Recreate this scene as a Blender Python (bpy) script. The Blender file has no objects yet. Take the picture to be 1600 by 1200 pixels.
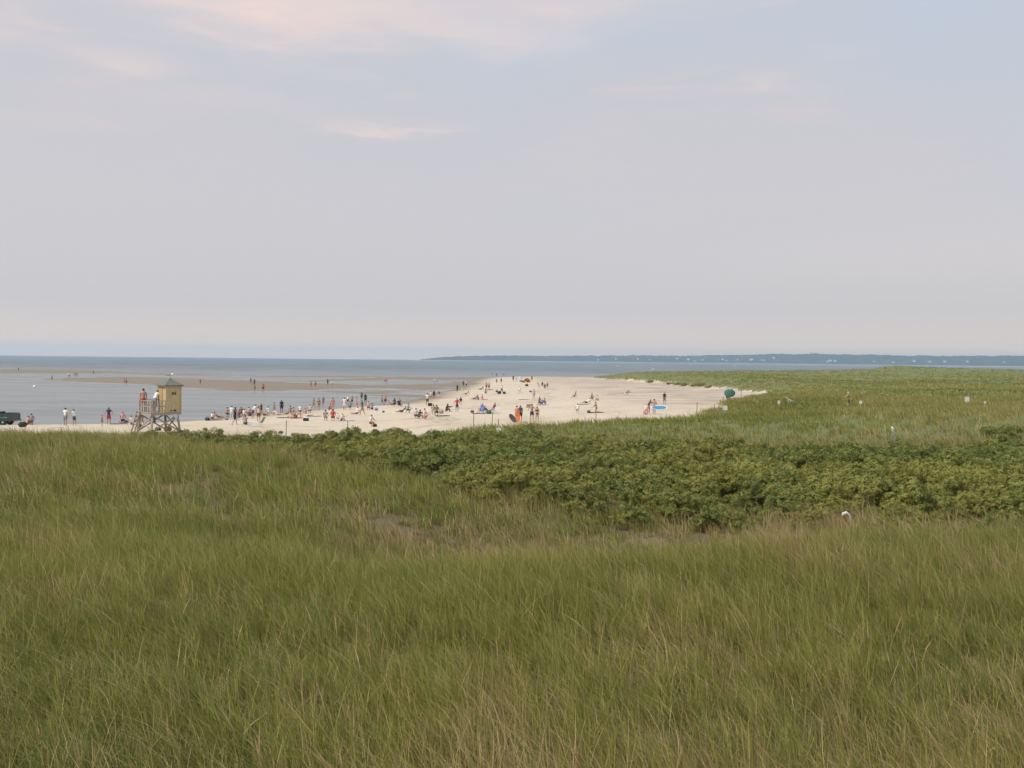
import bpy, bmesh, math, random
import numpy as np
from mathutils import Vector, Matrix, Euler

random.seed(7)
RNG = np.random.default_rng(11)
SC = bpy.context.scene
COL = SC.collection
R = math.radians

# ------------------------------------------------------------------ camera
CAM_Z = 7.9
PITCH = math.atan(37.4 / 1600.0)
ROLL = 0.0108
cam_data = bpy.data.cameras.new('camera')
cam_data.sensor_width = 36.0
cam_data.lens = 36.0
cam_data.clip_start = 0.1
cam_data.clip_end = 100000.0
cam = bpy.data.objects.new('camera', cam_data)
CAM_M = (Matrix.Translation((0, 0, CAM_Z)) @ Matrix.Rotation(R(90) - PITCH, 4, 'X') @ Matrix.Rotation(ROLL, 4, 'Z'))
cam.matrix_world = CAM_M
COL.objects.link(cam)
SC.camera = cam

# ------------------------------------------------------------------ sky, sun, exposure
SUN_EL, SUN_AZ = R(52), R(-118)          # azimuth measured from +Y (view direction) towards +X
w = bpy.data.worlds.new('World'); SC.world = w; w.use_nodes = True
def build_world():
    nt = w.node_tree; N = nt.nodes; L = nt.links; N.clear()
    def nd(t, **kw):
        n = N.new(t)
        for k, v in kw.items(): setattr(n, k, v)
        return n
    def math_(op, a, b=None, c=None, clamp=False):
        n = nd('ShaderNodeMath', operation=op, use_clamp=clamp)
        for i, v in enumerate((a, b, c)):
            if v is None: continue
            if isinstance(v, (int, float)): n.inputs[i].default_value = v
            else: L.new(v, n.inputs[i])
        return n.outputs[0]
    def mixc(f, a, b):
        n = nd('ShaderNodeMix', data_type='RGBA')
        if isinstance(f, (int, float)): n.inputs[0].default_value = f
        else: L.new(f, n.inputs[0])
        for i, v in ((6, a), (7, b)):
            if isinstance(v, tuple): n.inputs[i].default_value = (*v, 1)
            else: L.new(v, n.inputs[i])
        return n.outputs[2]
    def ss(x, a, b):
        n = nd('ShaderNodeMapRange', interpolation_type='SMOOTHSTEP')
        L.new(x, n.inputs[0]); n.inputs[1].default_value = a; n.inputs[2].default_value = b
        return n.outputs[0]
    sky = nd('ShaderNodeTexSky', sky_type='NISHITA', sun_disc=False)
    sky.sun_elevation = SUN_EL; sky.sun_rotation = SUN_AZ
    sky.air_density = 1.0; sky.dust_density = 2.5; sky.altitude = 10
    sk = nd('ShaderNodeVectorMath', operation='SCALE'); L.new(sky.outputs[0], sk.inputs[0]); sk.inputs['Scale'].default_value = 0.10
    tc = nd('ShaderNodeTexCoord'); sep = nd('ShaderNodeSeparateXYZ'); L.new(tc.outputs['Generated'], sep.inputs[0])
    X, Y, Z = sep.outputs
    el = math_('ARCSINE', Z)
    az = math_('ARCTAN2', X, Y)
    # thin overcast: pale grey-lilac near the horizon, paler blue higher up, uneven
    mp = nd('ShaderNodeMapping'); L.new(tc.outputs['Generated'], mp.inputs[0]); mp.inputs['Scale'].default_value = (1.1, 1.1, 3.2)
    mp.inputs['Location'].default_value = SKY_OFF
    n1 = nd('ShaderNodeTexNoise'); L.new(mp.outputs[0], n1.inputs['Vector'])
    n1.inputs['Scale'].default_value = 1.3; n1.inputs['Detail'].default_value = 3; n1.inputs['Roughness'].default_value = 0.5
    mp2 = nd('ShaderNodeMapping'); L.new(tc.outputs['Generated'], mp2.inputs[0]); mp2.inputs['Scale'].default_value = (3.0, 3.0, 17.0)
    n2 = nd('ShaderNodeTexNoise'); L.new(mp2.outputs[0], n2.inputs['Vector'])
    n2.inputs['Scale'].default_value = 2.2; n2.inputs['Detail'].default_value = 5; n2.inputs['Roughness'].default_value = 0.55; n2.inputs['Distortion'].default_value = 0.4
    up = ss(el, 0.03, 0.42)
    haze = mixc(ss(el, 0.0, 0.055), (0.95, 0.755, 0.635), (0.655, 0.618, 0.630))
    blue = (0.545, 0.640, 0.760)
    veil = ss(n1.outputs[0], 0.66, 0.36)               # 1 = clear blue patches
    base = mixc(math_('MULTIPLY', up, math_('MULTIPLY_ADD', veil, 0.75, 0.22)), haze, blue)
    base = mixc(0.16, base, sk.outputs[0])
    # soft streaks of warm-lit cirrus
    streak = math_('MULTIPLY', ss(n2.outputs[0], 0.50, 0.72), math_('MULTIPLY', ss(el, 0.12, 0.34), math_('MULTIPLY_ADD', veil, -0.75, 0.9)))
    base = mixc(math_('MULTIPLY', streak, 0.55), base, (0.76, 0.62, 0.60))
    # the few clouds that can be told apart: (azimuth, elevation, half width, half height, strength)
    for a0, e0, sa, se, k in CLOUDS:
        da = math_('DIVIDE', math_('SUBTRACT', math_('MULTIPLY_ADD', math_('SUBTRACT', n1.outputs[0], 0.5), 0.10, az), a0), sa)
        de = math_('DIVIDE', math_('SUBTRACT', math_('MULTIPLY_ADD', math_('SUBTRACT', n2.outputs[0], 0.5), 0.055, el), e0), se)
        r2 = math_('ADD', math_('MULTIPLY', da, da), math_('MULTIPLY', de, de))
        g = math_('POWER', 2.718, math_('MULTIPLY', r2, -1.0))
        g = math_('MULTIPLY', g, math_('MULTIPLY_ADD', n2.outputs[0], 1.3, 0.25), clamp=True)
        base = mixc(math_('MULTIPLY', g, k, clamp=True), base, (0.86, 0.685, 0.630))
    bg = nd('ShaderNodeBackground'); L.new(base, bg.inputs[0]); bg.inputs[1].default_value = SKY_GAIN
    out = nd('ShaderNodeOutputWorld'); L.new(bg.outputs[0], out.inputs[0])
SKY_OFF = (0.35, 0.2, 0.1)
SKY_GAIN = 1.05
CLOUDS = [(-0.255, 0.345, 0.16, 0.035, 0.85), (-0.20, 0.318, 0.10, 0.020, 0.55), (-0.47, 0.345, 0.12, 0.035, 0.35),
          (-0.05, 0.305, 0.09, 0.018, 0.45), (-0.122, 0.2175, 0.055, 0.0060, 0.45), (-0.07, 0.2150, 0.030, 0.0050, 0.28),
          (0.245, 0.262, 0.026, 0.0060, 0.20), (0.08, 0.335, 0.10, 0.020, 0.35), (-0.36, 0.262, 0.05, 0.010, 0.32),
          (-0.28, 0.232, 0.09, 0.012, 0.18), (-0.46, 0.27, 0.05, 0.010, 0.28), (0.40, 0.10, 0.18, 0.03, 0.12)]
build_world()
w.cycles.sampling_method = 'MANUAL'; w.cycles.sample_map_resolution = 256

sun_d = bpy.data.lights.new('sun', 'SUN'); sun_d.energy = 3.4; sun_d.angle = R(2.0); sun_d.color = (1.0, 0.94, 0.86)
sun = bpy.data.objects.new('sun', sun_d); COL.objects.link(sun)
sdir = Vector((math.sin(SUN_AZ) * math.cos(SUN_EL), math.cos(SUN_AZ) * math.cos(SUN_EL), math.sin(SUN_EL)))
sun.rotation_euler = sdir.to_track_quat('Z', 'Y').to_euler(); sun.location = (-60, -40, 120)

vs = SC.view_settings
vs.view_transform = 'Standard'; vs.look = 'None'; vs.gamma = 1.0; vs.use_curve_mapping = False
vs.exposure = 0.0
SC.render.engine = 'CYCLES'
SC.cycles.use_denoising = True
SC.cycles.max_bounces = 6; SC.cycles.diffuse_bounces = 3; SC.cycles.glossy_bounces = 2
SC.cycles.transmission_bounces = 4; SC.cycles.volume_bounces = 1; SC.cycles.transparent_max_bounces = 6
SC.cycles.caustics_reflective = False; SC.cycles.caustics_refractive = False

# ------------------------------------------------------------------ helpers
def tag(o, label=None, cat=None, group=None, kind=None):
    if label: o['label'] = label
    if cat: o['category'] = cat
    if group: o['group'] = group
    if kind: o['kind'] = kind
    return o

class Nodes:
    """small node-graph helper for procedural materials"""
    def __init__(self, name):
        self.m = bpy.data.materials.new(name); self.m.use_nodes = True
        self.nt = self.m.node_tree; self.N = self.nt.nodes; self.L = self.nt.links; self.N.clear()
        self.out = self.N.new('ShaderNodeOutputMaterial')
    def nd(self, t, **kw):
        n = self.N.new(t)
        for k, v in kw.items(): setattr(n, k, v)
        return n
    def put(self, v, sock):
        if v is None: return
        if isinstance(v, (int, float)): sock.default_value = v
        elif isinstance(v, tuple): sock.default_value = (*v, 1) if len(v) == 3 and sock.type == 'RGBA' else v
        else: self.L.new(v, sock)
    def math(self, op, a, b=None, c=None, clamp=False):
        n = self.nd('ShaderNodeMath', operation=op, use_clamp=clamp)
        for i, v in enumerate((a, b, c)): self.put(v, n.inputs[i])
        return n.outputs[0]
    def mix(self, f, a, b):
        n = self.nd('ShaderNodeMix', data_type='RGBA')
        self.put(f, n.inputs[0]); self.put(a, n.inputs[6]); self.put(b, n.inputs[7])
        return n.outputs[2]
    def ss(self, x, a, b, lo=0.0, hi=1.0):
        n = self.nd('ShaderNodeMapRange', interpolation_type='SMOOTHSTEP')
        self.put(x, n.inputs[0])
        for i, v in enumerate((a, b, lo, hi)): n.inputs[i + 1].default_value = v
        return n.outputs[0]
    def noise(self, vec, scale, detail=3, rough=0.55, dist=0.0):
        n = self.nd('ShaderNodeTexNoise')
        if vec is not None: self.L.new(vec, n.inputs['Vector'])
        n.inputs['Scale'].default_value = scale; n.inputs['Detail'].default_value = detail
        n.inputs['Roughness'].default_value = rough; n.inputs['Distortion'].default_value = dist
        return n.outputs[0]
    def mapped(self, vec, scale=(1, 1, 1), loc=(0, 0, 0), rot=(0, 0, 0)):
        n = self.nd('ShaderNodeMapping'); self.L.new(vec, n.inputs[0])
        n.inputs['Scale'].default_value = scale; n.inputs['Location'].default_value = loc; n.inputs['Rotation'].default_value = rot
        return n.outputs[0]
    def pos(self): return self.nd('ShaderNodeNewGeometry').outputs['Position']
    def obj(self): return self.nd('ShaderNodeTexCoord').outputs['Object']
    def attr(self, name, kind='GEOMETRY'):
        n = self.nd('ShaderNodeAttribute', attribute_type=kind, attribute_name=name)
        return n.outputs['Fac']
    def bump(self, h, strength=0.3, dist=0.02):
        n = self.nd('ShaderNodeBump'); self.L.new(h, n.inputs['Height'])
        n.inputs['Strength'].default_value = strength; n.inputs['Distance'].default_value = dist
        return n.outputs[0]
    def bsdf(self, color, rough=0.7, normal=None, **kw):
        b = self.nd('ShaderNodeBsdfPrincipled')
        self.put(color, b.inputs['Base Color']); self.put(rough, b.inputs['Roughness'])
        if normal is not None: self.L.new(normal, b.inputs['Normal'])
        for k, v in kw.items(): self.put(v, b.inputs[k.replace('_', ' ')])
        return b.outputs[0]
    def done(self, sh):
        self.L.new(sh, self.out.inputs['Surface']); return self.m

_pm = {}
def plain(name, col, rough=0.7, var=0.12, scale=6.0, metal=0.0):
    """painted / woven / weathered plain surface with slight mottling"""
    if name in _pm: return _pm[name]
    g = Nodes(name); o = g.obj()
    n = g.noise(o, scale, 4, 0.6)
    c = g.mix(g.ss(n, 0.3, 0.7), tuple(v * (1 - var) for v in col), tuple(min(1, v * (1 + var)) for v in col))
    _pm[name] = g.done(g.bsdf(c, rough, g.bump(n, 0.15, 0.01), Metallic=metal))
    return _pm[name]

def sstep(x, a, b):
    t = np.clip((x - a) / (b - a), 0, 1); return t * t * (3 - 2 * t)

def _hash(ix, iy, seed):
    h = (ix.astype(np.int64) * 374761393 + iy.astype(np.int64) * 668265263 + seed * 1442695041) & 0x7fffffff
    h = ((h ^ (h >> 13)) * 1274126177) & 0x7fffffff
    return ((h ^ (h >> 16)) & 0xffff) / 65535.0
def vnoise(x, y, seed=0):
    x = np.asarray(x, float); y = np.asarray(y, float)
    ix = np.floor(x); iy = np.floor(y); fx = x - ix; fy = y - iy
    fx = fx * fx * (3 - 2 * fx); fy = fy * fy * (3 - 2 * fy)
    a = _hash(ix, iy, seed); b = _hash(ix + 1, iy, seed); c = _hash(ix, iy + 1, seed); d = _hash(ix + 1, iy + 1, seed)
    return (a + (b - a) * fx) * (1 - fy) + (c + (d - c) * fx) * fy
def fbm(x, y, seed=0, oct=4):
    s = 0; a = 0.5; t = 0
    for i in range(oct):
        s = s + a * vnoise(np.asarray(x) * 2 ** i, np.asarray(y) * 2 ** i, seed + i); t += a; a *= 0.5
    return s / t          # 0..1

def mesh_from(name, verts, faces, mats=(), smooth=False):
    me = bpy.data.meshes.new(name)
    me.from_pydata([tuple(v) for v in verts], [], [tuple(f) for f in faces])
    for m in mats: me.materials.append(m)
    if smooth: me.polygons.foreach_set('use_smooth', [True] * len(me.polygons))
    me.update(); return me
def link(name, me, parent=None, loc=None, rot=None):
    o = bpy.data.objects.new(name, me); COL.objects.link(o)
    if parent: o.parent = parent
    if loc is not None: o.location = loc
    if rot is not None: o.rotation_euler = rot
    return o

# ------------------------------------------------------------------ the lie of the land (metres; camera stands at x=y=0, sea level is z=0)
# survey of the near dunes: bearing (x/y), then (distance y, ground height)
SURVEY = [
 (-0.90, [(5,3.9),(12,3.85),(20,4.3),(40,4.5),(52,4.3),(60,3.8),(72,2.8),(95,1.6),(125,0)]),
 (-0.50, [(5,3.9),(12,3.85),(16,3.95),(20,4.30),(24,4.2),(30,4.35),(40,4.45),(50,4.40),(58,3.9),(70,2.9),(90,2.2),(115,0.9)]),
 (-0.344,[(5,3.9),(12,3.85),(20,4.30),(25,4.2),(30,4.40),(40,4.50),(50,4.30),(56,4.05),(64,3.2),(78,2.8),(95,2.2),(115,1.2)]),
 (-0.25, [(5,3.9),(12,3.85),(20,4.20),(26,4.1),(36,4.40),(44,4.25),(50,3.80),(60,3.5),(67,3.1),(80,2.7),(100,1.9),(120,1.2)]),
 (-0.125,[(5,3.9),(12,3.85),(18,4.15),(24,3.50),(30,3.65),(36,4.10),(42,3.95),(50,3.5),(62,3.3),(70,3.1),(82,2.5),(110,1.2)]),
 (0.0,   [(5,3.9),(12,3.85),(18,4.28),(21,4.22),(26,2.85),(32,3.20),(38,3.6),(48,3.35),(62,3.25),(70,3.42),(76,3.55),(83,3.2),(94,2.2),(115,1.4)]),
 (0.125, [(5,3.9),(12,3.85),(18,4.28),(22,4.32),(27,2.80),(33,3.15),(40,3.3),(60,3.1),(66,3.3),(78,3.9),(86,3.7),(100,2.5),(120,1.6)]),
 (0.25,  [(5,3.9),(12,3.85),(18,4.22),(23,4.36),(28,3.10),(34,3.25),(45,3.1),(60,2.95),(66,3.3),(80,4.2),(90,4.05),(110,3.0),(130,2.4)]),
 (0.375, [(5,3.9),(12,3.85),(20,4.25),(25,4.25),(30,3.55),(36,3.4),(60,2.9),(65,3.3),(80,4.5),(92,4.4),(115,3.6),(140,3.6)]),
 (0.50,  [(5,3.9),(12,3.95),(20,4.20),(26,4.05),(31,3.7),(36,3.5),(60,3.0),(66,3.5),(80,4.6),(95,4.5),(120,3.8),(140,3.8)]),
 (0.90,  [(5,3.9),(12,3.95),(20,4.30),(26,4.2),(31,3.8),(36,3.6),(60,3.2),(66,3.6),(80,4.7),(95,4.6),(120,3.9),(140,3.9)])]
_us = np.array([s[0] for s in SURVEY])
_yg = np.linspace(3, 140, 275)
_tab = []
for _, pts in SURVEY:
    z = np.interp(_yg, [p[0] for p in pts], [p[1] - 0.8 for p in pts])
    k = np.exp(-0.5 * (np.arange(-6, 7) / 2.6) ** 2); k /= k.sum()
    _tab.append(np.convolve(np.pad(z, 6, mode='edge'), k, 'valid'))
_tab = np.array(_tab)
def near_z(x, y):
    u = np.clip(x / np.maximum(y, 3), _us[0], _us[-1]); yy = np.clip(y, 3, 140)
    i = np.clip(np.searchsorted(_us, u) - 1, 0, len(_us) - 2)
    f = (u - _us[i]) / (_us[i + 1] - _us[i]); f = f * f * (3 - 2 * f)
    j = (yy - 3) / (_yg[1] - _yg[0]); j0 = np.clip(j.astype(int), 0, len(_yg) - 2); g = j - j0
    a = _tab[i, j0] * (1 - g) + _tab[i, j0 + 1] * g
    b = _tab[i + 1, j0] * (1 - g) + _tab[i + 1, j0 + 1] * g
    return a * (1 - f) + b * f

def sdist(x, y, poly):
    """signed distance to a closed polygon, positive inside"""
    P = np.array(poly, float); Q = np.roll(P, -1, 0)
    d = np.full(np.shape(x), 1e9); ins = np.zeros(np.shape(x), bool)
    for (ax, ay), (bx, by) in zip(P, Q):
        ex, ey = bx - ax, by - ay
        t = np.clip(((x - ax) * ex + (y - ay) * ey) / (ex * ex + ey * ey), 0, 1)
        d = np.minimum(d, np.hypot(x - ax - t * ex, y - ay - t * ey))
        c = ((ay > y) != (by > y)) & (x < (bx - ax) * (y - ay) / (by - ay + 1e-12) + ax)
        ins ^= c
    return np.where(ins, d, -d)

SHORE = [(-635.6,-181.6),(-363.2,27.2),(-145.3,72.6),(-81.7,94.4),(-54.5,111.7),(-45.4,119.9),(-40,128),(-35.4,140.7),(-30,157.1),(-23.6,172.5),(-20.4,192.5),(-19.5,213.4),
         (-18.6,237.9),(-16.8,267.9),(-15.4,308.7),(-15.4,354.1),(-15.9,395),(-12.7,435.8),(-3.6,456.7),(10.9,458.5),(28.1,451.3),(45.4,467.6),(81.7,508.5),(181.6,553.9),(381.4,581.1),(817.2,563),(817.2,-181.6)]
DUNE = [(14.5,89),(18.5,101.7),(21,112.6),(25.5,127),(31,145.3),(38,165),(45.5,186.1),(50.5,199),(47.2,210.7),(45.9,237.9),(41.8,270.6),(37.7,299.6),(34.1,331.4),(30.4,361.4),(30,381.4),
        (34.5,410.4),(54.5,454),(109,494.9),(363.2,544.8),(780.9,508.5),(780.9,54.5),(54.5,54.5)]
BARS = [  # outlines of the sandbars and wet flats
 [(-19,196),(-33,214),(-41,240),(-38,275),(-33,320),(-27,365),(-12,385),(-10,300),(-12,196)],
 [(-150.7,341.4),(-148,383.2),(-138,376.8),(-113.5,358.7),(-83.5,336),(-59.9,313.3),(-47.2,299.6),(-36.3,301.5),(-24.5,328.7),(-13.2,372.3),(-13.2,313.3),(-28.1,277.8),(-41.8,269.7),(-49,255.1),(-56.3,244.3),(-66.3,243.3),(-79.9,257.9),(-95.3,278.8),(-127.1,306),(-148,327.8)],
 [(-73.5,337.8),(-63.6,388.6),(-50.8,435.8),(-30.9,458.5),(-10.9,454),(-12.7,395.9),(-28.1,388.6),(-43.6,385),(-56.3,365),(-67.2,343.2)],
 [(-39,238.8),(-30.9,246.1),(-21.8,250.6),(-22.7,233.4),(-30.9,228.8),(-37.2,231.5)],
 [(-299.6,508.5),(-263.3,544.8),(-227,535.7),(-186.1,494.9),(-172.5,467.6),(-195.2,435.8),(-236.1,426.8),(-290.6,444.9)],
 [(-172.5,464.9),(-136.2,454),(-99.9,435.8),(-136.2,431.3),(-168,446.7)],
 [(-109,413.1),(-83.5,419.5),(-63.6,426.8),(-54.5,458.5),(-76.3,454),(-101.7,431.3)]]
def beach_z(x, y):
    wob = (fbm(x / 17, y / 17, 5, 3) - 0.5)
    d = sdist(x, y, SHORE) + wob * 7
    zin = 0.55 * (1 - np.exp(-np.maximum(d, 0) / 7)) + 0.021 * np.minimum(np.maximum(d, 0), 75) + 0.030 * np.maximum(0, 106 - np.maximum(y, 55))
    z = np.where(d > 0, zin, np.maximum(d * 0.05, -1.6))
    nb = (fbm(x / 24 + 9, y / 9, 21, 4) - 0.5)
    for k, p in enumerate(BARS):
        s = sdist(x, y, p) + nb * 17 + (0 if k == 0 else 5)
        z = np.maximum(z, np.where(s > -10, -0.14 + (0.21 if k == 0 else 0.30) * sstep(s, -7, 9), -1.6))
    # shallow runnels and ripples in the wet flats
    z = z + np.where(z < 0.9, (fbm(x / 11, y / 13, 33, 4) - 0.5) * 0.24 * (z < 0.35) + (fbm(x / 9, y / 3.2, 34, 3) - 0.5) * 0.06, (fbm(x / 3.0, y / 3.0, 35, 3) - 0.5) * 0.10)
    return z
RIDGE_U = [0.0, 0.07, 0.0875, 0.125, 0.19, 0.25, 0.32, 0.35, 0.375, 0.42, 0.5, 0.6, 1.2]
RIDGE_Z = [1.6, 1.8, 2.4, 3.5, 4.1, 4.7, 5.3, 6.0, 7.2, 6.7, 6.2, 6.3, 5.9]
def dune_z(x, y):
    s = sdist(x, y, DUNE) + (fbm(x / 6, y / 6, 41, 3) - 0.5) * 5.0
    u = x / np.maximum(y, 20)
    top = np.interp(u, RIDGE_U, RIDGE_Z)
    base = 3.05 + 0.0037 * np.clip(y - 105, 0, 300) + (fbm(x / 30, y / 42, 43, 3) - 0.5) * 1.9 + (fbm(x / 8, y / 8, 44, 2) - 0.5) * 0.4
    base = base + (top - 4.1) * np.exp(-((y - 390) / 65) ** 2) * (top > 4.1) + np.where(y > 275, (np.minimum(top, 4.1) - base) * sstep(y, 275, 365), 0)
    base = base * (1 - 0.85 * sstep(y, 440, 550))
    z = 1.2 + (base - 1.2) * (0.62 * sstep(s, -3, 2.0) + 0.38 * sstep(s, 0, 14))
    return np.where(s > -4, z, -9.0), s
def grass_end(u):
    return np.interp(u, [-0.9, -0.5, -0.344, -0.25, -0.125, 0, 0.125, 0.25, 0.375, 0.5], [60, 58, 62, 66, 71, 86, 92, 100, 130, 140])
def terrain(x, y):
    x = np.asarray(x, float); y = np.asarray(y, float)
    zn = near_z(x, y) + (fbm(x / 7, y / 7, 51, 3) - 0.5) * 0.35 + (fbm(x / 2.2, y / 2.2, 52, 2) - 0.5) * 0.12
    zb = beach_z(x, y)
    zd, s = dune_z(x, y)
    f = sstep(y, 84, 128)
    z = np.where(y < 140, zn * (1 - f) + np.maximum(zb, zd) * f, np.maximum(zb, zd))
    return np.maximum(z, np.where(y < 95, zn, -9))
def th(x, y): return float(terrain(np.array([x]), np.array([y]))[0])
def is_dune(x, y):
    """1 where dune vegetation grows"""
    u = x / np.maximum(y, 3)
    ge = grass_end(u) + (fbm(x / 4, y / 4, 61, 2) - 0.5) * 6
    a = sstep(ge - y, -1.5, 1.5)
    s = sdist(x, y, DUNE) + (fbm(x / 6, y / 6, 41, 3) - 0.5) * 5.0
    return np.maximum(a, sstep(s, -0.5, 1.5) * (y > 95))

# wedge-shaped grid seen from the lookout: fine near, coarse far
def build_ground():
    th_ = np.concatenate([np.linspace(-80, -29, 60)[:-1], np.linspace(-29, 29, 390), np.linspace(29, 80, 60)[1:]]) * math.pi / 180
    inv = np.concatenate([np.linspace(1 / 3.0, 1 / 14.0, 40)[:-1], np.linspace(1 / 14.0, 1 / 140.0, 210)])
    rr = np.concatenate([1 / inv[:-1], np.geomspace(140.0, 640.0, 250)])
    A, D = np.meshgrid(th_, rr)
    X = D * np.sin(A); Y = D * np.cos(A)
    Z = terrain(X, Y)
    nr, nc = X.shape
    V = np.stack([X, Y, Z], -1).reshape(-1, 3)
    idx = np.arange(nr * nc).reshape(nr, nc)
    F = np.stack([idx[:-1, :-1], idx[:-1, 1:], idx[1:, 1:], idx[1:, :-1]], -1).reshape(-1, 4)
    veg = is_dune(X, Y).reshape(-1)
    fv = veg[F].mean(1)
    deep = V[F][:, :, 2].max(1) < -0.75
    deep |= (sdist(V[F][:, 0, 0], V[F][:, 0, 1], DUNE) < 0) & (V[F][:, 0, 1] > 545)
    out = []
    for name, sel in (('dune_ground', fv > 0.5), ('beach', (fv <= 0.5) & ~deep)):
        f = F[sel]; used = np.unique(f); remap = np.full(len(V), -1); remap[used] = np.arange(len(used))
        v = V[used]; f = remap[f]
        me = bpy.data.meshes.new(name)
        me.vertices.add(len(v)); me.vertices.foreach_set('co', v.astype(np.float32).ravel())
        me.loops.add(f.size); me.loops.foreach_set('vertex_index', f.astype(np.int32).ravel())
        me.polygons.add(len(f)); me.polygons.foreach_set('loop_start', np.arange(0, f.size, 4, dtype=np.int32))
        me.polygons.foreach_set('use_smooth', np.ones(len(f), bool))
        me.update(); me.validate()
        out.append(link(name, me))
    return out
dune_ground, beach = build_ground()
tag(dune_ground, 'rolling dune ground under the beach grass and rose thicket', 'dune', kind='structure')
tag(beach, 'pale sand beach with wet flats and sandbars', 'beach', kind='structure')

def mat_sand():
    g = Nodes('sand'); p = g.pos(); s = g.nd('ShaderNodeSeparateXYZ'); g.L.new(p, s.inputs[0])
    big = g.noise(g.mapped(p, (0.05, 0.05, 0.05)), 1.0, 4, 0.6)
    fine = g.noise(p, 1.7, 5, 0.65)
    streak = g.noise(g.mapped(p, (0.10, 0.50, 1.0), rot=(0, 0, R(12))), 1.0, 5, 0.68, 0.6)
    swash = g.noise(g.mapped(p, (0.16, 0.035, 1.0), rot=(0, 0, R(-14))), 1.0, 4, 0.6, 0.8)
    dry = g.mix(g.ss(big, 0.3, 0.7), (0.535, 0.440, 0.320), (0.595, 0.510, 0.395))
    dry = g.mix(g.ss(fine, 0.46, 0.72, 0, 0.62), dry, (0.375, 0.295, 0.205))
    dry = g.mix(g.ss(swash, 0.50, 0.70, 0, 0.50), dry, (0.44, 0.36, 0.265))
    # wrack and pebbles strewn over the upper beach by the dune foot
    yb = g.math('SUBTRACT', s.outputs[0], g.math('MULTIPLY_ADD', s.outputs[1], -0.055, 33.0))
    up = g.math('MULTIPLY', g.ss(yb, -16, 6), g.ss(s.outputs[1], 118, 170))
    wr = g.math('MULTIPLY', up, g.ss(streak, 0.40, 0.62))
    dry = g.mix(g.math('MULTIPLY', wr, 0.85), dry, (0.245, 0.180, 0.155))
    wl = g.math('MULTIPLY', g.ss(g.math('ABSOLUTE', g.math('SUBTRACT', s.outputs[2], g.math('MULTIPLY_ADD', streak, 0.35, 0.92))), 0.05, 0.0), g.ss(fine, 0.45, 0.55))
    dry = g.mix(g.math('MULTIPLY', wl, 0.6), dry, (0.20, 0.15, 0.10))
    # damp and wet sand by height above the tide
    hz = g.math('ADD', s.outputs[2], g.math('MULTIPLY', g.math('SUBTRACT', streak, 0.5), 0.35))
    damp = g.ss(hz, 0.66, 0.24)
    wet = g.ss(hz, 0.13, 0.02)
    c = g.mix(damp, dry, (0.205, 0.162, 0.110))
    c = g.mix(wet, c, (0.14, 0.118, 0.092))
    rough = g.math('SUBTRACT', 0.95, g.math('ADD', g.math('MULTIPLY', damp, 0.12), g.math('MULTIPLY', wet, 0.68)))
    b = g.bump(g.math('MULTIPLY', fine, g.math('SUBTRACT', 1.0, damp)), 0.6, 0.16)
    return g.done(g.bsdf(c, rough, b))
def mat_dune():
    g = Nodes('dune_soil'); p = g.pos(); s = g.nd('ShaderNodeSeparateXYZ'); g.L.new(p, s.inputs[0])
    n1 = g.noise(p, 0.55, 5, 0.6); n2 = g.noise(p, 4.0, 4, 0.65)
    n3 = g.noise(g.mapped(p, (0.02, 0.05, 0.05)), 1.0, 4, 0.6)
    soil = g.mix(g.ss(n1, 0.35, 0.7), (0.105, 0.085, 0.036), (0.160, 0.120, 0.058))
    green = g.mix(g.ss(n3, 0.35, 0.68), (0.140, 0.165, 0.048), (0.175, 0.175, 0.066))
    green = g.mix(g.ss(n1, 0.50, 0.75, 0, 0.55), green, (0.100, 0.130, 0.034))
    far = g.ss(s.outputs[1], 56, 78)
    c = g.mix(far, g.mix(g.ss(n2, 0.3, 0.8, 0, 0.4), soil, (0.10, 0.10, 0.035)), green)
    return g.done(g.bsdf(c, 0.95, g.bump(g.math('ADD', n2, n1), 0.6, 0.25)))
beach.data.materials.append(mat_sand())
dune_ground.data.materials.append(mat_dune())

# ------------------------------------------------------------------ sea
def mat_sea():
    g = Nodes('sea_water'); p = g.pos(); s = g.nd('ShaderNodeSeparateXYZ'); g.L.new(p, s.inputs[0])
    w1 = g.noise(g.mapped(p, (0.22, 0.55, 1)), 1.0, 4, 0.6, 0.3)
    w2 = g.noise(g.mapped(p, (1.6, 3.5, 1)), 1.0, 3, 0.6)
    w3 = g.noise(g.mapped(p, (0.025, 0.09, 1)), 1.0, 5, 0.65, 0.3)
    band = g.noise(g.mapped(p, (0.003, 0.016, 1)), 1.0, 5, 0.62, 0.4)
    deep = g.ss(g.math('ADD', s.outputs[1], g.math('MULTIPLY', g.math('SUBTRACT', band, 0.5), 500)), 280, 900)
    c = g.mix(deep, (0.205, 0.208, 0.200), (0.050, 0.086, 0.108))
    c = g.mix(g.ss(band, 0.42, 0.62, 0, 0.45), c, (0.25, 0.255, 0.245))
    rough = g.math('ADD', 0.26, g.math('MULTIPLY', g.ss(w3, 0.35, 0.65), 0.22))
    h = g.math('ADD', g.math('MULTIPLY', w1, 0.7), g.math('MULTIPLY', w2, 0.3))
    return g.done(g.bsdf(c, rough, g.bump(h, 0.7, 0.45), IOR=1.33))
def build_sea():
    ys = [55, 120, 250, 500, 1000, 2000, 4000, 6500, 9500]
    V = []; F = []
    for y in ys:
        for x in (-1.6, -0.8, -0.4, 0, 0.4, 0.8, 1.6): V.append((x * (y + 300), y, 0.0))
    for i in range(len(ys) - 1):
        for j in range(6): a = i * 7 + j; F.append((a, a + 1, a + 8, a + 7))
    o = link('sea', mesh_from('sea', V, F, [mat_sea()]))
    return tag(o, 'calm grey-blue sea reaching to the horizon', 'sea', kind='structure')
sea = build_sea()

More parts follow.
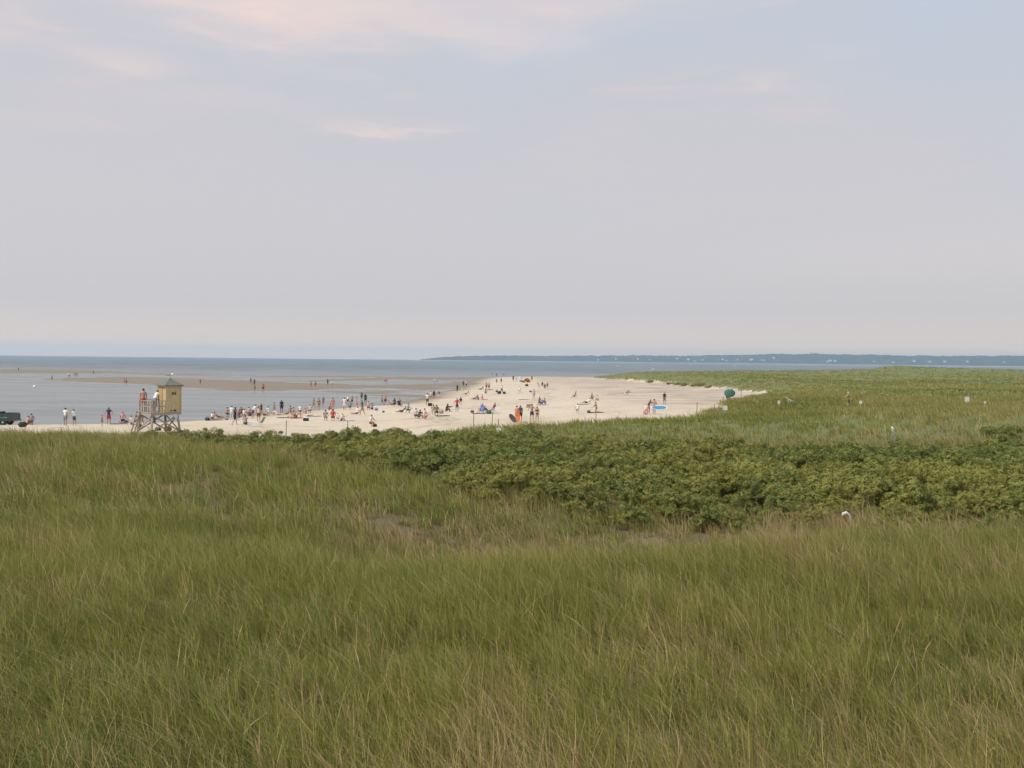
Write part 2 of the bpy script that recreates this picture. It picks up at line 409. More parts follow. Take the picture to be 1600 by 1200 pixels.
# ------------------------------------------------------------------ far shore across the bay
SHORE_Y = 6000.0
FU = [-0.095, -0.082, -0.065, -0.045, -0.02, 0.05, 0.125, 0.19, 0.25, 0.30, 0.33, 0.37, 0.42, 0.50, 0.60, 0.80, 1.3]
FZ = [-3,      10,     20,     27,     32,    37,   42,    46,   56,   62,   62,   60,   57,   60,   58,   55,   50]
def far_top(u): return np.interp(u, FU, FZ)
def build_far_shore():
    us = np.concatenate([np.linspace(-0.096, 0.62, 900), np.linspace(0.63, 1.3, 60)])
    rows = np.array([0, 12, 40, 90, 160, 260, 380, 520, 700, 1000, 1400], float)
    prof = np.interp(rows, [0, 12, 90, 260, 520, 700, 1400], [-0.02, 0.05, 0.22, 0.55, 0.95, 1.0, 0.75])
    U, D = np.meshgrid(us, rows); P = np.repeat(prof[:, None], len(us), 1)
    Y = SHORE_Y + D + 350 * np.sin(U * 9) + 180 * np.sin(U * 31 + 1)
    X = U * SHORE_Y * (1 + D / SHORE_Y * 0.6)
    n = fbm(X / 70, Y / 70, 71, 4) - 0.5; n2 = fbm(X / 18, Y / 30, 75, 2) - 0.5
    Z = far_top(U) * 1.12 * P + np.where(P > 0.1, n * 12 * np.clip(far_top(U) / 40, 0.1, 1) + n2 * 9 * np.clip(far_top(U) / 40, 0.1, 1), 0) - 0.3
    nr, nc = U.shape; idx = np.arange(nr * nc).reshape(nr, nc)
    F = np.stack([idx[:-1, :-1], idx[:-1, 1:], idx[1:, 1:], idx[1:, :-1]], -1).reshape(-1, 4)
    me = mesh_from('far_shore', np.stack([X, Y, Z], -1).reshape(-1, 3), F)
    g = Nodes('far_woods'); p = g.pos(); s = g.nd('ShaderNodeSeparateXYZ'); g.L.new(p, s.inputs[0])
    nz = g.noise(g.mapped(p, (0.012, 0.012, 0.03)), 1.0, 4, 0.6)
    c = g.mix(g.ss(nz, 0.35, 0.7), (0.020, 0.032, 0.022), (0.050, 0.062, 0.038))
    c = g.mix(g.ss(s.outputs[2], 6.0, 1.0), c, (0.34, 0.30, 0.24))
    me.materials.append(g.done(g.bsdf(c, 0.95)))
    return tag(link('far_shore', me), 'low wooded shore across the bay', 'shore', kind='structure'), (X, Y, Z, us)
far_shore, FAR = build_far_shore()
def far_ground(px):
    """point on the far hillside seen at a bearing, part-way up"""
    X, Y, Z, us = FAR; return int(np.argmin(np.abs(us - (px - 800) / 1600)))

# ------------------------------------------------------------------ air
HAZE_DENSITY = 0.000105
def build_haze():
    bm = bmesh.new(); bmesh.ops.create_cube(bm, size=1.0)
    for v in bm.verts: v.co = Vector((v.co.x * 34000, 4700 + v.co.y * 9900, -3 + (v.co.z + 0.5) * 103))
    me = bpy.data.meshes.new('haze'); bm.to_mesh(me); bm.free()
    g = Nodes('haze_air')
    v = g.nd('ShaderNodeVolumePrincipled')
    v.inputs['Color'].default_value = (0.60, 0.82, 1.0, 1); v.inputs['Density'].default_value = HAZE_DENSITY; v.inputs['Anisotropy'].default_value = 0.25
    g.L.new(v.outputs[0], g.out.inputs['Volume'])
    me.materials.append(g.m)
    o = link('haze', me); o['kind'] = 'stuff'; o['label'] = 'pale blue summer haze filling the air'; o['category'] = 'haze'
    return o
build_haze()

# ------------------------------------------------------------------ beach grass
def mat_grass():
    g = Nodes('beach_grass_blade')
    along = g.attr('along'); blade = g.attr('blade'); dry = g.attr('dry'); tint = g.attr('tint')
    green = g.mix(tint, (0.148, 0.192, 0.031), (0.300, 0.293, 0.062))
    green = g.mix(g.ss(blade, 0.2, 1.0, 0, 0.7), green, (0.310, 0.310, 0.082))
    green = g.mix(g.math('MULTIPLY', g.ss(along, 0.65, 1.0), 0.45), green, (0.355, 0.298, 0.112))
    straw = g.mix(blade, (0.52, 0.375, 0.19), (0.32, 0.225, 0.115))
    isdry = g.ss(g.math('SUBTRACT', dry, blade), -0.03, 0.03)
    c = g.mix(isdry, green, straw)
    d = g.bsdf(c, 0.6, Specular_IOR_Level=0.25)
    t = g.nd('ShaderNodeBsdfTranslucent'); g.L.new(c, t.inputs[0])
    mx = g.nd('ShaderNodeMixShader'); mx.inputs[0].default_value = 0.28
    g.L.new(d, mx.inputs[1]); g.L.new(t.outputs[0], mx.inputs[2])
    return g.done(mx.outputs[0])
MAT_GRASS = mat_grass()

def proto_collection(name, meshes):
    c = bpy.data.collections.new(name)
    for i, me in enumerate(meshes):
        o = bpy.data.objects.new('%s_%02d' % (name, i), me); c.objects.link(o)
    return c
def scatter(name, pts, scale, rot, idx, attrs, coll):
    """one object whose points carry the plants (geometry-node instances)"""
    me = bpy.data.meshes.new(name); n = len(pts)
    me.vertices.add(n); me.vertices.foreach_set('co', np.asarray(pts, np.float32).ravel())
    def put(nm, typ, arr, key='value'):
        a = me.attributes.new(nm, typ, 'POINT'); a.data.foreach_set(key, np.asarray(arr).ravel())
    put('psize', 'FLOAT_VECTOR', np.asarray(scale, np.float32), 'vector'); put('prot', 'FLOAT_VECTOR', np.asarray(rot, np.float32), 'vector')
    put('pidx', 'INT', np.asarray(idx, np.int32))
    for k, v in attrs.items(): put(k, 'FLOAT', np.asarray(v, np.float32))
    me.update()
    o = link(name, me)
    ng = bpy.data.node_groups.new(name + '_nodes', 'GeometryNodeTree')
    ng.interface.new_socket('Geometry', in_out='INPUT', socket_type='NodeSocketGeometry')
    ng.interface.new_socket('Geometry', in_out='OUTPUT', socket_type='NodeSocketGeometry')
    N = ng.nodes; L = ng.links
    gi = N.new('NodeGroupInput'); go = N.new('NodeGroupOutput')
    ci = N.new('GeometryNodeCollectionInfo'); ci.inputs['Collection'].default_value = coll
    ci.inputs['Separate Children'].default_value = True; ci.inputs['Reset Children'].default_value = True
    ip = N.new('GeometryNodeInstanceOnPoints'); ip.inputs['Pick Instance'].default_value = True
    def na(nm, dt):
        a = N.new('GeometryNodeInputNamedAttribute'); a.data_type = dt; a.inputs['Name'].default_value = nm
        return [s for s in a.outputs if s.enabled and s.name == 'Attribute'][0]
    er = N.new('FunctionNodeEulerToRotation'); L.new(na('prot', 'FLOAT_VECTOR'), er.inputs[0])
    L.new(gi.outputs[0], ip.inputs['Points']); L.new(ci.outputs[0], ip.inputs['Instance'])
    L.new(na('pidx', 'INT'), ip.inputs['Instance Index']); L.new(er.outputs[0], ip.inputs['Rotation'])
    L.new(na('psize', 'FLOAT_VECTOR'), ip.inputs['Scale']); L.new(ip.outputs[0], go.inputs[0])
    md = o.modifiers.new('scatter', 'NODES'); md.node_group = ng
    return o

# where the rose thicket grows: bearing -> nearest and farthest distance
def thicket_mask(x, y):
    u = x / np.maximum(y, 3)
    lo = np.interp(u, [-0.40, -0.36, -0.25, -0.125, 0, 0.125, 0.25, 0.375, 0.5, 0.9], [60, 54, 45.5, 41, 37, 35.5, 34, 32.5, 31.5, 31])
    hi = np.interp(u, [-0.40, -0.36, -0.25, -0.125, 0, 0.125, 0.25, 0.375, 0.5, 0.9], [56, 57, 64, 66, 64, 62, 61, 61, 63, 64])
    n = (fbm(x / 4, y / 4, 81, 3) - 0.5)
    return np.minimum(y - lo - n * 5, hi - y + n * 4)
def wedge(n, y0, y1, u0=-0.62, u1=0.62, seed=0):
    r = np.random.default_rng(seed)
    y = np.sqrt(r.uniform(y0 * y0, y1 * y1, n)); x = r.uniform(u0, u1, n) * y
    return x, y, r
GRASS_SETS = [
 # name, tufts, y0, y1, blades, radius, h0, h1, width, segments
 ('near', 18000, 8.0, 27, 20, 0.24, 0.34, 0.88, 0.0105, 3),
 ('mid', 17500, 26, 66, 21, 0.36, 0.32, 0.82, 0.022, 2),
 ('mound', 20000, 58, 150, 13, 0.60, 0.30, 0.72, 0.045, 2),
 ('plain', 26000, 112, 470, 7, 1.00, 0.28, 0.70, 0.16, 1)]
def blades(x, y, z, sc, dry, tint, nb, rad, h0, h1, width, ns, lean, r, seed_head=False):
    """every blade of every tuft as its own bent, tapering strip"""
    n = len(x); sh = (n, nb)
    a = r.uniform(0, 2 * math.pi, sh); d = rad * np.sqrt(r.uniform(size=sh)) * sc[:, None]
    bx = x[:, None] + d * np.cos(a); by = y[:, None] + d * np.sin(a); bz = z[:, None] - 0.03
    h = (h0 + (h1 - h0) * r.beta(1.6, 1.5, sh)) * sc[:, None] * np.where(r.uniform(size=sh) < 0.04, 1.35, 1.0)
    az = math.pi + r.normal(0, 0.60, (n, 1)) + r.normal(0, 0.70, sh)
    k = np.maximum(0.03, lean + r.normal(0, 0.22, (n, 1)) + r.normal(0, 0.25, sh))
    s0 = r.normal(0, 0.20, sh); sx, sy = s0 * np.cos(a), s0 * np.sin(a)
    wa = r.uniform(0, math.pi, sh); wx, wy = np.cos(wa), np.sin(wa)
    bl = r.uniform(size=sh); nv = 2 * ns + 1
    V = np.empty((n, nb, nv, 3), np.float32); T = np.empty((n, nb, nv), np.float32)
    for j in range(ns + 1):
        t = j / ns; bend = k * t * t * h
        c = np.stack([bx + sx * t * h + np.cos(az) * bend, by + sy * t * h + np.sin(az) * bend, bz + h * (t - 0.33 * k * t * t)], -1)
        ww = (width * 0.5 * (1 - 0.5 * t)) if not seed_head else width * (0.18, 0.16, 0.15, 0.62, 0.1)[j]
        o = np.stack([wx * ww, wy * ww, np.zeros(sh)], -1)
        if j < ns: V[:, :, 2 * j] = c - o; V[:, :, 2 * j + 1] = c + o; T[:, :, 2 * j] = t; T[:, :, 2 * j + 1] = t
        else: V[:, :, 2 * ns] = c; T[:, :, 2 * ns] = 1
    pat = []
    for j in range(ns - 1): q = 2 * j; pat += [(q, q + 1, q + 3), (q, q + 3, q + 2)]
    q = 2 * (ns - 1); pat.append((q, q + 1, q + 2))
    F = (np.arange(n * nb)[:, None, None] * nv + np.array(pat)[None]).reshape(-1, 3)
    rep = lambda v: np.repeat(np.broadcast_to(v, sh)[:, :, None], nv, 2).ravel()
    return V.reshape(-1, 3), F, T.ravel(), rep(bl), rep(dry[:, None]), rep(tint[:, None])
def build_grass():
    parts = []
    for si, (nm, n, y0, y1, nb, rad, h0, h1, wd, ns) in enumerate(GRASS_SETS):
        x, y, r = wedge(n, y0, y1, -0.64, 0.66, seed=90 + si)
        if nm in ('near', 'mid'): x = r.uniform(-1, 1, n) * (0.60 * y + 3.5)          # some way past the view on both sides
        if nm == 'plain': y = 1 / r.uniform(1 / y1, 1 / y0, n); x = r.uniform(0.04, 0.66, n) * y      # thins out with distance
        veg = is_dune(x, y); tm = thicket_mask(x, y); u = x / y
        keep = (veg > 0.5) & (tm < np.where(y < 50, r.uniform(-0.5, 3.0, n), r.uniform(-0.4, 0.9, n)))
        patch = fbm(x / 3.2, y / 3.2, 91 + si, 3)
        big = fbm(x / 11, y / 11, 95, 3)
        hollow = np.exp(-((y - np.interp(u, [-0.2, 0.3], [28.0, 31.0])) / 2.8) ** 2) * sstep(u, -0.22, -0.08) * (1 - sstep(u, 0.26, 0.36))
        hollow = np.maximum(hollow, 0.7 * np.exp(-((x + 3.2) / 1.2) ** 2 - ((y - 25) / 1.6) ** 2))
        lee = sstep(y, 22.5, 25) * (1 - sstep(y, 31, 37)) * sstep(u, -0.24, -0.10) * (1 - sstep(u, 0.30, 0.42))     # back of the front swell: dead thatch, plus relief shade painted into the tint
        fold = fbm(x / 48, y / 20, 99, 3) - 0.5
        bare = sstep(fbm(x / 1.7, y / 2.6, 97, 3), 0.60, 0.72)
        keep &= r.uniform(0, 1, n) > 0.05 * hollow + 0.42 * bare
        fringe = (tm > -2.5) & (y < 45)
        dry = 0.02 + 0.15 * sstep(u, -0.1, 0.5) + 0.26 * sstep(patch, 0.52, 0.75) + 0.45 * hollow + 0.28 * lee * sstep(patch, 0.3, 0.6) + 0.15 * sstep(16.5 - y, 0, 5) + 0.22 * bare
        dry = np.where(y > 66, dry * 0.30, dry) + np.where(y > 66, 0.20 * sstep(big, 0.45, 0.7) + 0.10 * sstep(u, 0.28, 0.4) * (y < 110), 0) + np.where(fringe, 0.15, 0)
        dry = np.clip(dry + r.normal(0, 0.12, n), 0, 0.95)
        tint = np.clip(0.5 + (big - 0.5) * 1.9 + (patch - 0.5) * (1.4 if y0 < 50 else 0.7) + r.normal(0, 0.26 if y0 < 50 else 0.12, n) - 0.30 * lee + (2.2 * fold if nm == 'plain' else 0) + 0.30 * np.exp(-((y - 20) / 3.0) ** 2) + 0.34 * np.exp(-((y - 40) / 10) ** 2) * (1 - sstep(u, -0.15, 0.02)) - 0.25 * sstep(15 - y, 0, 4) - 0.12 * (y > 58) * (y < 76), 0, 1)  # crests and left hill lightened, lee and foreground darkened: relief light painted into tint
        sc = r.uniform(0.58, 1.25, n) * np.where(fringe, 1.15, 1.0) * (1 - 0.30 * hollow) * (0.60 + 0.80 * patch)
        if nm == 'plain': sc *= 0.85
        z = terrain(x, y); k = keep
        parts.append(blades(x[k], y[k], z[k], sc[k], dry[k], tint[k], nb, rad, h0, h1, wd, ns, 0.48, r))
    # seed stalks standing above the near grass
    x, y, r = wedge(1700, 9, 34, -0.64, 0.66, seed=97); k = (is_dune(x, y) > .5) & (thicket_mask(x, y) < -1) & (fbm(x / 4, y / 4, 98, 2) > .47); x, y = x[k], y[k]; n = len(x)
    parts.append(blades(x, y, terrain(x, y), r.uniform(.8, 1.15, n), np.full(n, 1.02), np.full(n, .5), 2, .12, .62, .95, .015, 4, .40, r, True))
    off = 0; Fs = []
    for p in parts: Fs.append(p[1] + off); off += len(p[0])
    V = np.concatenate([p[0] for p in parts]); F = np.concatenate(Fs).astype(np.int32)
    me = bpy.data.meshes.new('beach_grass')
    me.vertices.add(len(V)); me.vertices.foreach_set('co', V.ravel())
    me.loops.add(F.size); me.loops.foreach_set('vertex_index', F.ravel())
    me.polygons.add(len(F)); me.polygons.foreach_set('loop_start', np.arange(0, F.size, 3, dtype=np.int32))
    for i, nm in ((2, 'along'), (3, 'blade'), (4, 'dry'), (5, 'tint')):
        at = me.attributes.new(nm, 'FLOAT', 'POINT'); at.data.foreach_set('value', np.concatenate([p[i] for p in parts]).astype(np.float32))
    me.update(); me.materials.append(MAT_GRASS)
    return tag(link('beach_grass', me), 'wind-bent green and straw beach grass covering the dunes', 'grass', kind='stuff')
beach_grass = build_grass()

# ------------------------------------------------------------------ beach-rose thicket
def mat_leaf():
    g = Nodes('rose_leaf')
    leaf = g.attr('leaf'); tint = g.attr('tint', 'INSTANCER')
    c = g.mix(tint, (0.108, 0.150, 0.027), (0.240, 0.238, 0.045))
    c = g.mix(g.ss(leaf, 0.3, 1.0, 0, 0.75), c, (0.33, 0.325, 0.075))
    c = g.mix(g.ss(leaf, 0.955, 0.97, 0, 0.8), c, (0.30, 0.165, 0.05))
    d = g.bsdf(c, 0.5, Specular_IOR_Level=0.35)
    t = g.nd('ShaderNodeBsdfTranslucent'); g.L.new(c, t.inputs[0])
    mx = g.nd('ShaderNodeMixShader'); mx.inputs[0].default_value = 0.22
    g.L.new(d, mx.inputs[1]); g.L.new(t.outputs[0], mx.inputs[2])
    return g.done(mx.outputs[0])
MAT_LEAF = mat_leaf()
MAT_STEM = plain('rose_stem', (0.085, 0.060, 0.038), 0.85)
def foliage_arrays(nclump, rx, rz, seed, leaf=0.070):
    """leaf sprays on uneven lobes of a low bush"""
    r = np.random.default_rng(seed); V = []; F = []; Lf = []
    lobes = [(r.uniform(-.62, .62) * rx, r.uniform(-.62, .62) * rx, r.uniform(.35, .92) * rz, r.uniform(.20, .40) * rx) for _ in range(11)]
    for c in range(nclump):
        lx, ly, lz, lr = lobes[r.integers(0, len(lobes))]
        a = r.uniform(0, 2 * math.pi); ph = math.asin(r.uniform(-0.35, 1)); rr = lr * r.uniform(0.62, 1.08)
        cx = lx + rr * math.cos(a) * math.cos(ph); cy = ly + rr * math.sin(a) * math.cos(ph); cz = lz + rr * math.sin(ph) * 0.8
        if cz < 0.04: continue
        out = Vector((math.cos(a) * math.cos(ph), math.sin(a) * math.cos(ph), 0.55 + math.sin(ph)))
        n = (out.normalized() + Vector(r.normal(0, .45, 3))).normalized()
        t = n.orthogonal().normalized(); t.rotate(Matrix.Rotation(r.uniform(0, 6.28), 3, n)); b = n.cross(t)
        lv = r.uniform(); ctr = Vector((cx, cy, cz))
        for k in range(5):                                   # five leaflets round a stalk
            ang = -1.9 + k * 0.95; d = t * math.cos(ang) + b * math.sin(ang); s = d.cross(n)
            ll = leaf * r.uniform(.75, 1.15); q = ctr + d * leaf * 0.25; base = len(V)
            V.extend([q, q + d * ll * .5 + s * ll * .30 + n * ll * .06, q + d * ll - n * ll * .12, q + d * ll * .5 - s * ll * .30 + n * ll * .06])
            F.append((base, base + 1, base + 2, base + 3)); Lf += [min(1, max(0, lv + r.normal(0, .1)))] * 4
    return V, F, Lf
def leaf_mesh(name, *a, **k):
    V, F, Lf = foliage_arrays(*a, **k); me = mesh_from(name, V, F, [MAT_LEAF])
    at = me.attributes.new('leaf', 'FLOAT', 'POINT'); at.data.foreach_set('value', Lf); return me
def stem_mesh(name, rx, rz, seed):
    r = np.random.default_rng(seed); V = []; F = []
    for i in range(9):
        a = r.uniform(0, 6.28); e = Vector((math.cos(a) * rx * r.uniform(.2, .6), math.sin(a) * rx * r.uniform(.2, .6), rz * r.uniform(.6, .9)))
        p0 = Vector((r.uniform(-.1, .1), r.uniform(-.1, .1), -0.08)); mid = (p0 + e) * .5 + Vector((0, 0, .12)); base = len(V)
        for q, w_ in ((p0, .016), (mid, .011), (e, .005)):
            for k in range(3): V.append(q + Vector((math.cos(k * 2.09) * w_, math.sin(k * 2.09) * w_, 0)))
        for s in range(2):
            for k in range(3): F.append((base + s * 3 + k, base + s * 3 + (k + 1) % 3, base + s * 3 + 3 + (k + 1) % 3, base + s * 3 + 3 + k))
    return mesh_from(name, V, F, [MAT_STEM])
def build_thicket():
    protos = []
    for v in range(7):
        me = leaf_mesh('rose_bush_%02d' % v, 560, 0.85, 0.95, 300 + v)
        protos.append(me)
    x, y, r = wedge(5200, 29, 70, -0.62, 0.66, seed=301)
    tm = thicket_mask(x, y)
    dens = np.where(y < 48, 0.78, 0.62)
    keep = (tm > np.where(y < 50, r.uniform(-3.0, 1.2, len(x)), 0.3)) & (r.uniform(0, 1, len(x)) < dens) & ((fbm(x / 1.5, y / 2.2, 88, 2) < 0.74) | (tm < 2))
    x, y = x[keep], y[keep]; n = len(x); u = x / y
    big = fbm(x / 6, y / 6, 83, 3)
    sc = r.uniform(0.62, 1.22, n) * (0.80 + 0.45 * fbm(x / 2.5, y / 3.5, 89, 2)) * (0.50 + 0.50 * sstep(tm[keep], -3.0, 2.5)) * np.where(u < -0.16, 0.66, np.where(u < -0.08, 0.82, 1.0))
    z = terrain(x, y)
    tint = np.clip(0.48 + (big - 0.5) * 2.6 + r.normal(0, 0.26, n), 0, 1)
    o = scatter('rose_thicket', np.stack([x, y, z], -1), np.stack([sc * r.uniform(.9, 1.2, n), sc * r.uniform(.9, 1.2, n), sc * r.uniform(.8, 1.15, n)], -1),
                np.stack([r.normal(0, .06, n), r.normal(0, .06, n), r.uniform(0, 6.28, n)], -1), r.integers(0, 7, n), {'tint': tint}, proto_collection('rose_bush', protos))
    return tag(o, 'dense leafy green beach-rose thicket filling the hollow between the dunes', 'thicket', kind='stuff'), n
rose_thicket, _n = build_thicket()

# ------------------------------------------------------------------ building blocks for objects
class MB:
    """collects boxes, bars and tubes into one mesh"""
    def __init__(s): s.bm = bmesh.new()
    def box(s, c, size, rz=0.0, bev=0.0, rx=0.0, ry=0.0):
        r = bmesh.ops.create_cube(s.bm, size=1.0); vs_ = r['verts']
        M = Matrix.Translation(c) @ Euler((rx, ry, rz)).to_matrix().to_4x4() @ Matrix.Diagonal((*size, 1))
        bmesh.ops.transform(s.bm, matrix=M, verts=vs_)
        if bev:
            es = list({e for v in vs_ for e in v.link_edges})
            bmesh.ops.bevel(s.bm, geom=es, offset=bev, segments=1, affect='EDGES')
        return s
    def bar(s, p0, p1, w_, d_=None):
        p0 = Vector(p0); p1 = Vector(p1); ax = p1 - p0; L = ax.length
        r = bmesh.ops.create_cube(s.bm, size=1.0)
        M = Matrix.Translation((p0 + p1) / 2) @ ax.to_track_quat('Z', 'Y').to_matrix().to_4x4() @ Matrix.Diagonal((w_, d_ or w_, L, 1))
        bmesh.ops.transform(s.bm, matrix=M, verts=r['verts']); return s
    def tube(s, pts, rad, n=6):
        pts = [Vector(p) for p in pts]; rad = rad if isinstance(rad, (list, tuple)) else [rad] * len(pts); rings = []
        for i, p in enumerate(pts):
            t = (pts[min(i + 1, len(pts) - 1)] - pts[max(i - 1, 0)]).normalized()
            a = t.orthogonal().normalized(); b = t.cross(a)
            rings.append([s.bm.verts.new(p + (a * math.cos(k * 2 * math.pi / n) + b * math.sin(k * 2 * math.pi / n)) * rad[i]) for k in range(n)])
        for A, B in zip(rings, rings[1:]):
            # keep rings aligned
            o = min(range(n), key=lambda q: sum((A[k].co - B[(k + q) % n].co).length for k in range(n)))
            for k in range(n): s.bm.faces.new((A[k], A[(k + 1) % n], B[(k + 1 + o) % n], B[(k + o) % n]))
        s.bm.faces.new(rings[0][::-1]); s.bm.faces.new(rings[-1]); return s
    def lathe(s, prof, c=(0, 0, 0), n=12, sx=1.0, sy=1.0):
        rings = []
        for r_, z in prof: rings.append([s.bm.verts.new(Vector(c) + Vector((r_ * sx * math.cos(k * 2 * math.pi / n), r_ * sy * math.sin(k * 2 * math.pi / n), z))) for k in range(n)])
        for A, B in zip(rings, rings[1:]):
            for k in range(n): s.bm.faces.new((A[k], A[(k + 1) % n], B[(k + 1) % n], B[k]))
        s.bm.faces.new(rings[0][::-1]); s.bm.faces.new(rings[-1]); return s
    def poly(s, pts, thick, axis):
        a = Vector(axis) * thick; f = [s.bm.verts.new(Vector(p) - a / 2) for p in pts]; b = [s.bm.verts.new(Vector(p) + a / 2) for p in pts]
        n = len(pts); s.bm.faces.new(f); s.bm.faces.new(b[::-1])
        for k in range(n): s.bm.faces.new((f[k], b[k], b[(k + 1) % n], f[(k + 1) % n]))
        return s
    def mesh(s, name, mat, smooth=False):
        bmesh.ops.recalc_face_normals(s.bm, faces=s.bm.faces)
        me = bpy.data.meshes.new(name); s.bm.to_mesh(me); s.bm.free(); me.materials.append(mat)
        if smooth: me.polygons.foreach_set('use_smooth', [True] * len(me.polygons))
        return me
    def build(s, name, mat, parent=None, smooth=False, loc=None, rot=None):
        return link(name, s.mesh(name, mat, smooth), parent, loc, rot)
def empty(name, loc, rz=0.0):
    o = bpy.data.objects.new(name, None); COL.objects.link(o); o.location = loc; o.rotation_euler = (0, 0, rz); o.empty_display_size = 0.2
    return o

# finding where a line of sight meets the ground, so that things stand on it
_R3 = CAM_M.to_3x3()
def sight(px, py):
    d = _R3 @ Vector(((px - 800) / 1600, (600 - py) / 1600, -1)); return d / d.y
_ys = np.concatenate([np.arange(20, 140, 0.4), np.geomspace(140, 620, 900), np.geomspace(621, 9000, 500)])
def spot(px, py, ymin=92.0, water=False):
    d = sight(px, py); ys = _ys[_ys >= ymin]
    zr = CAM_Z + d.z * ys
    g = np.where(ys < 640, terrain(d.x * np.minimum(ys, 640), np.minimum(ys, 640)), 0.0)
    g = np.maximum(g, 0.0)
    hit = np.where(zr <= g)[0]; i = hit[0] if len(hit) else len(ys) - 1
    y = float(ys[i]); return Vector((d.x * y, y, float(g[i])))

C_ = {'white': (0.78, 0.77, 0.75), 'cream': (0.68, 0.60, 0.44), 'black': (0.018, 0.018, 0.020), 'navy': (0.03, 0.04, 0.10), 'grey': (0.26, 0.26, 0.27),
      'red': (0.52, 0.035, 0.035), 'orange': (0.75, 0.20, 0.06), 'pink': (0.66, 0.30, 0.30), 'blue': (0.10, 0.17, 0.44), 'teal': (0.10, 0.32, 0.34),
      'green': (0.030, 0.105, 0.080), 'khaki': (0.34, 0.29, 0.17), 'brown': (0.13, 0.07, 0.045), 'yellow': (0.72, 0.50, 0.10), 'maroon': (0.17, 0.035, 0.045),
      'lilac': (0.48, 0.43, 0.54), 'paleblue': (0.45, 0.58, 0.66), 'olive': (0.16, 0.15, 0.07), 'darkgrey': (0.07, 0.07, 0.075), 'surfblue': (0.05, 0.27, 0.50)}
SKIN_ = {'fair': (0.58, 0.36, 0.26), 'tan': (0.42, 0.24, 0.155), 'brown': (0.20, 0.11, 0.07), 'rosy': (0.56, 0.27, 0.19)}
HAIR_ = {'dark': (0.018, 0.013, 0.010), 'brown': (0.07, 0.040, 0.022), 'fair': (0.30, 0.21, 0.11), 'grey': (0.30, 0.29, 0.28), 'hat': (0.62, 0.55, 0.42), 'cap': (0.03, 0.035, 0.06)}
def cloth(c): return plain('cloth_' + c, C_[c], 0.85, 0.15, 9.0)
def skin(c): return plain('skin_' + c, SKIN_[c], 0.55, 0.08, 14.0)
def hairm(c): return plain('hair_' + c, HAIR_[c], 0.6, 0.2, 30.0)

# ------------------------------------------------------------------ people
# pose: torso lean, (left thigh, left shin), (right thigh, right shin), (left arm up, spread, forearm), (right ...), whole-body tip; degrees
POSES = {
 'stand':  (3, (2, -2), (-3, -6), (6, 9, 14), (-4, 9, 8), 0),
 'walk':   (5, (22, 4), (-14, -34), (-22, 8, -4), (24, 8, 44), 0),
 'hips':   (0, (3, -3), (-4, -5), (-25, 38, 50), (-25, 38, 50), 0),
 'reach':  (8, (8, -2), (-8, -12), (58, 24, 72), (6, 8, 16), 0),
 'lean':   (38, (6, -4), (-4, -10), (62, 12, 92), (58, 12, 88), 0),
 'carry':  (4, (8, 0), (-8, -12), (-4, 20, 40), (10, 16, 78), 0),
 'sit':    (-6, (84, 88), (90, 90), (-32, 16, -18), (-34, 18, -20), 0),
 'knees':  (22, (132, 24), (128, 30), (74, 8, 110), (70, 8, 104), 0),
 'cross':  (14, (98, -40), (102, -36), (30, 14, 70), (26, 14, 66), 0),
 'recline':(-52, (86, 88), (118, 48), (-40, 14, 22), (-42, 14, 20), 0),
 'chair':  (-22, (98, 12), (92, 26), (20, 12, 66), (16, 12, 62), 0),
 'kneel':  (14, (20, -84), (26, -86), (30, 10, 56), (26, 10, 60), 0),
 'lie':    (0, (4, 2), (-2, 0), (10, 22, 20), (6, 24, 10), -88),
 'prone':  (0, (2, 0), (-2, -4), (120, 30, 150), (116, 30, 146), 88)}
def fk(pose):
    t, lL, lR, aL, aR, tip = POSES[pose]
    J = {}; rad = math.radians
    def P(x, f, z): return Vector((x, -f, z))
    hip = P(0, 0, 0.95); J['pelvis'] = hip
    def along(o, a, L, spread=0.0, side=0):   # a from straight down, forward positive
        v = Vector((side * math.sin(rad(spread)), -math.sin(rad(a)) * math.cos(rad(spread)), -math.cos(rad(a)) * math.cos(rad(spread))))
        return o + v * L
    up = lambda o, a, L: o + Vector((0, -math.sin(rad(a)), math.cos(rad(a)))) * L
    J['waist'] = up(hip, t * .5, .17); J['chest'] = up(J['waist'], t, .22); J['neck0'] = up(J['chest'], t, .15)
    J['neck1'] = up(J['neck0'], t * .6, .075); J['head'] = up(J['neck1'], t * .2, .10); J['crown'] = up(J['head'], t * .2, .085)
    J['nose'] = J['head'] + Vector((0, -.112, -.022))
    for s, lg, ar, n in ((1, lL, aL, 'L'), (-1, lR, aR, 'R')):
        h = hip + Vector((s * .095, 0, -.05)); k = along(h, lg[0], .42, 4, s); a = along(k, lg[1], .42)
        J['hip' + n] = h; J['knee' + n] = k; J['ankle' + n] = a
        fa = lg[1] + 90 if abs(lg[1]) < 60 else lg[1] + (55 if lg[1] > 0 else -5)
        J['toe' + n] = along(a, fa - 8, .17)
        sh = J['neck0'] + Vector((s * .185, 0, -.04)); e = along(sh, ar[0], .29, ar[1], s); wv = along(e, ar[2], .25, ar[1] * .3, s)
        pm = along(wv, ar[2], .085, ar[1] * .3, s)
        J['sh' + n] = sh; J['el' + n] = e; J['wr' + n] = wv; J['palm' + n] = pm
        for q in range(4): J['f%d%s' % (q, n)] = along(pm, ar[2] + 12, (.075, .085, .08, .06)[q]) + Vector((0, (q - 1.5) * .020, 0)); 
        J['f4' + n] = wv + (pm - wv) * .5 + Vector((-s * .01, -.055, -.02))
    if tip:
        M = Matrix.Rotation(rad(tip), 3, 'X')
        for k in J: J[k] = M @ J[k]
    return J
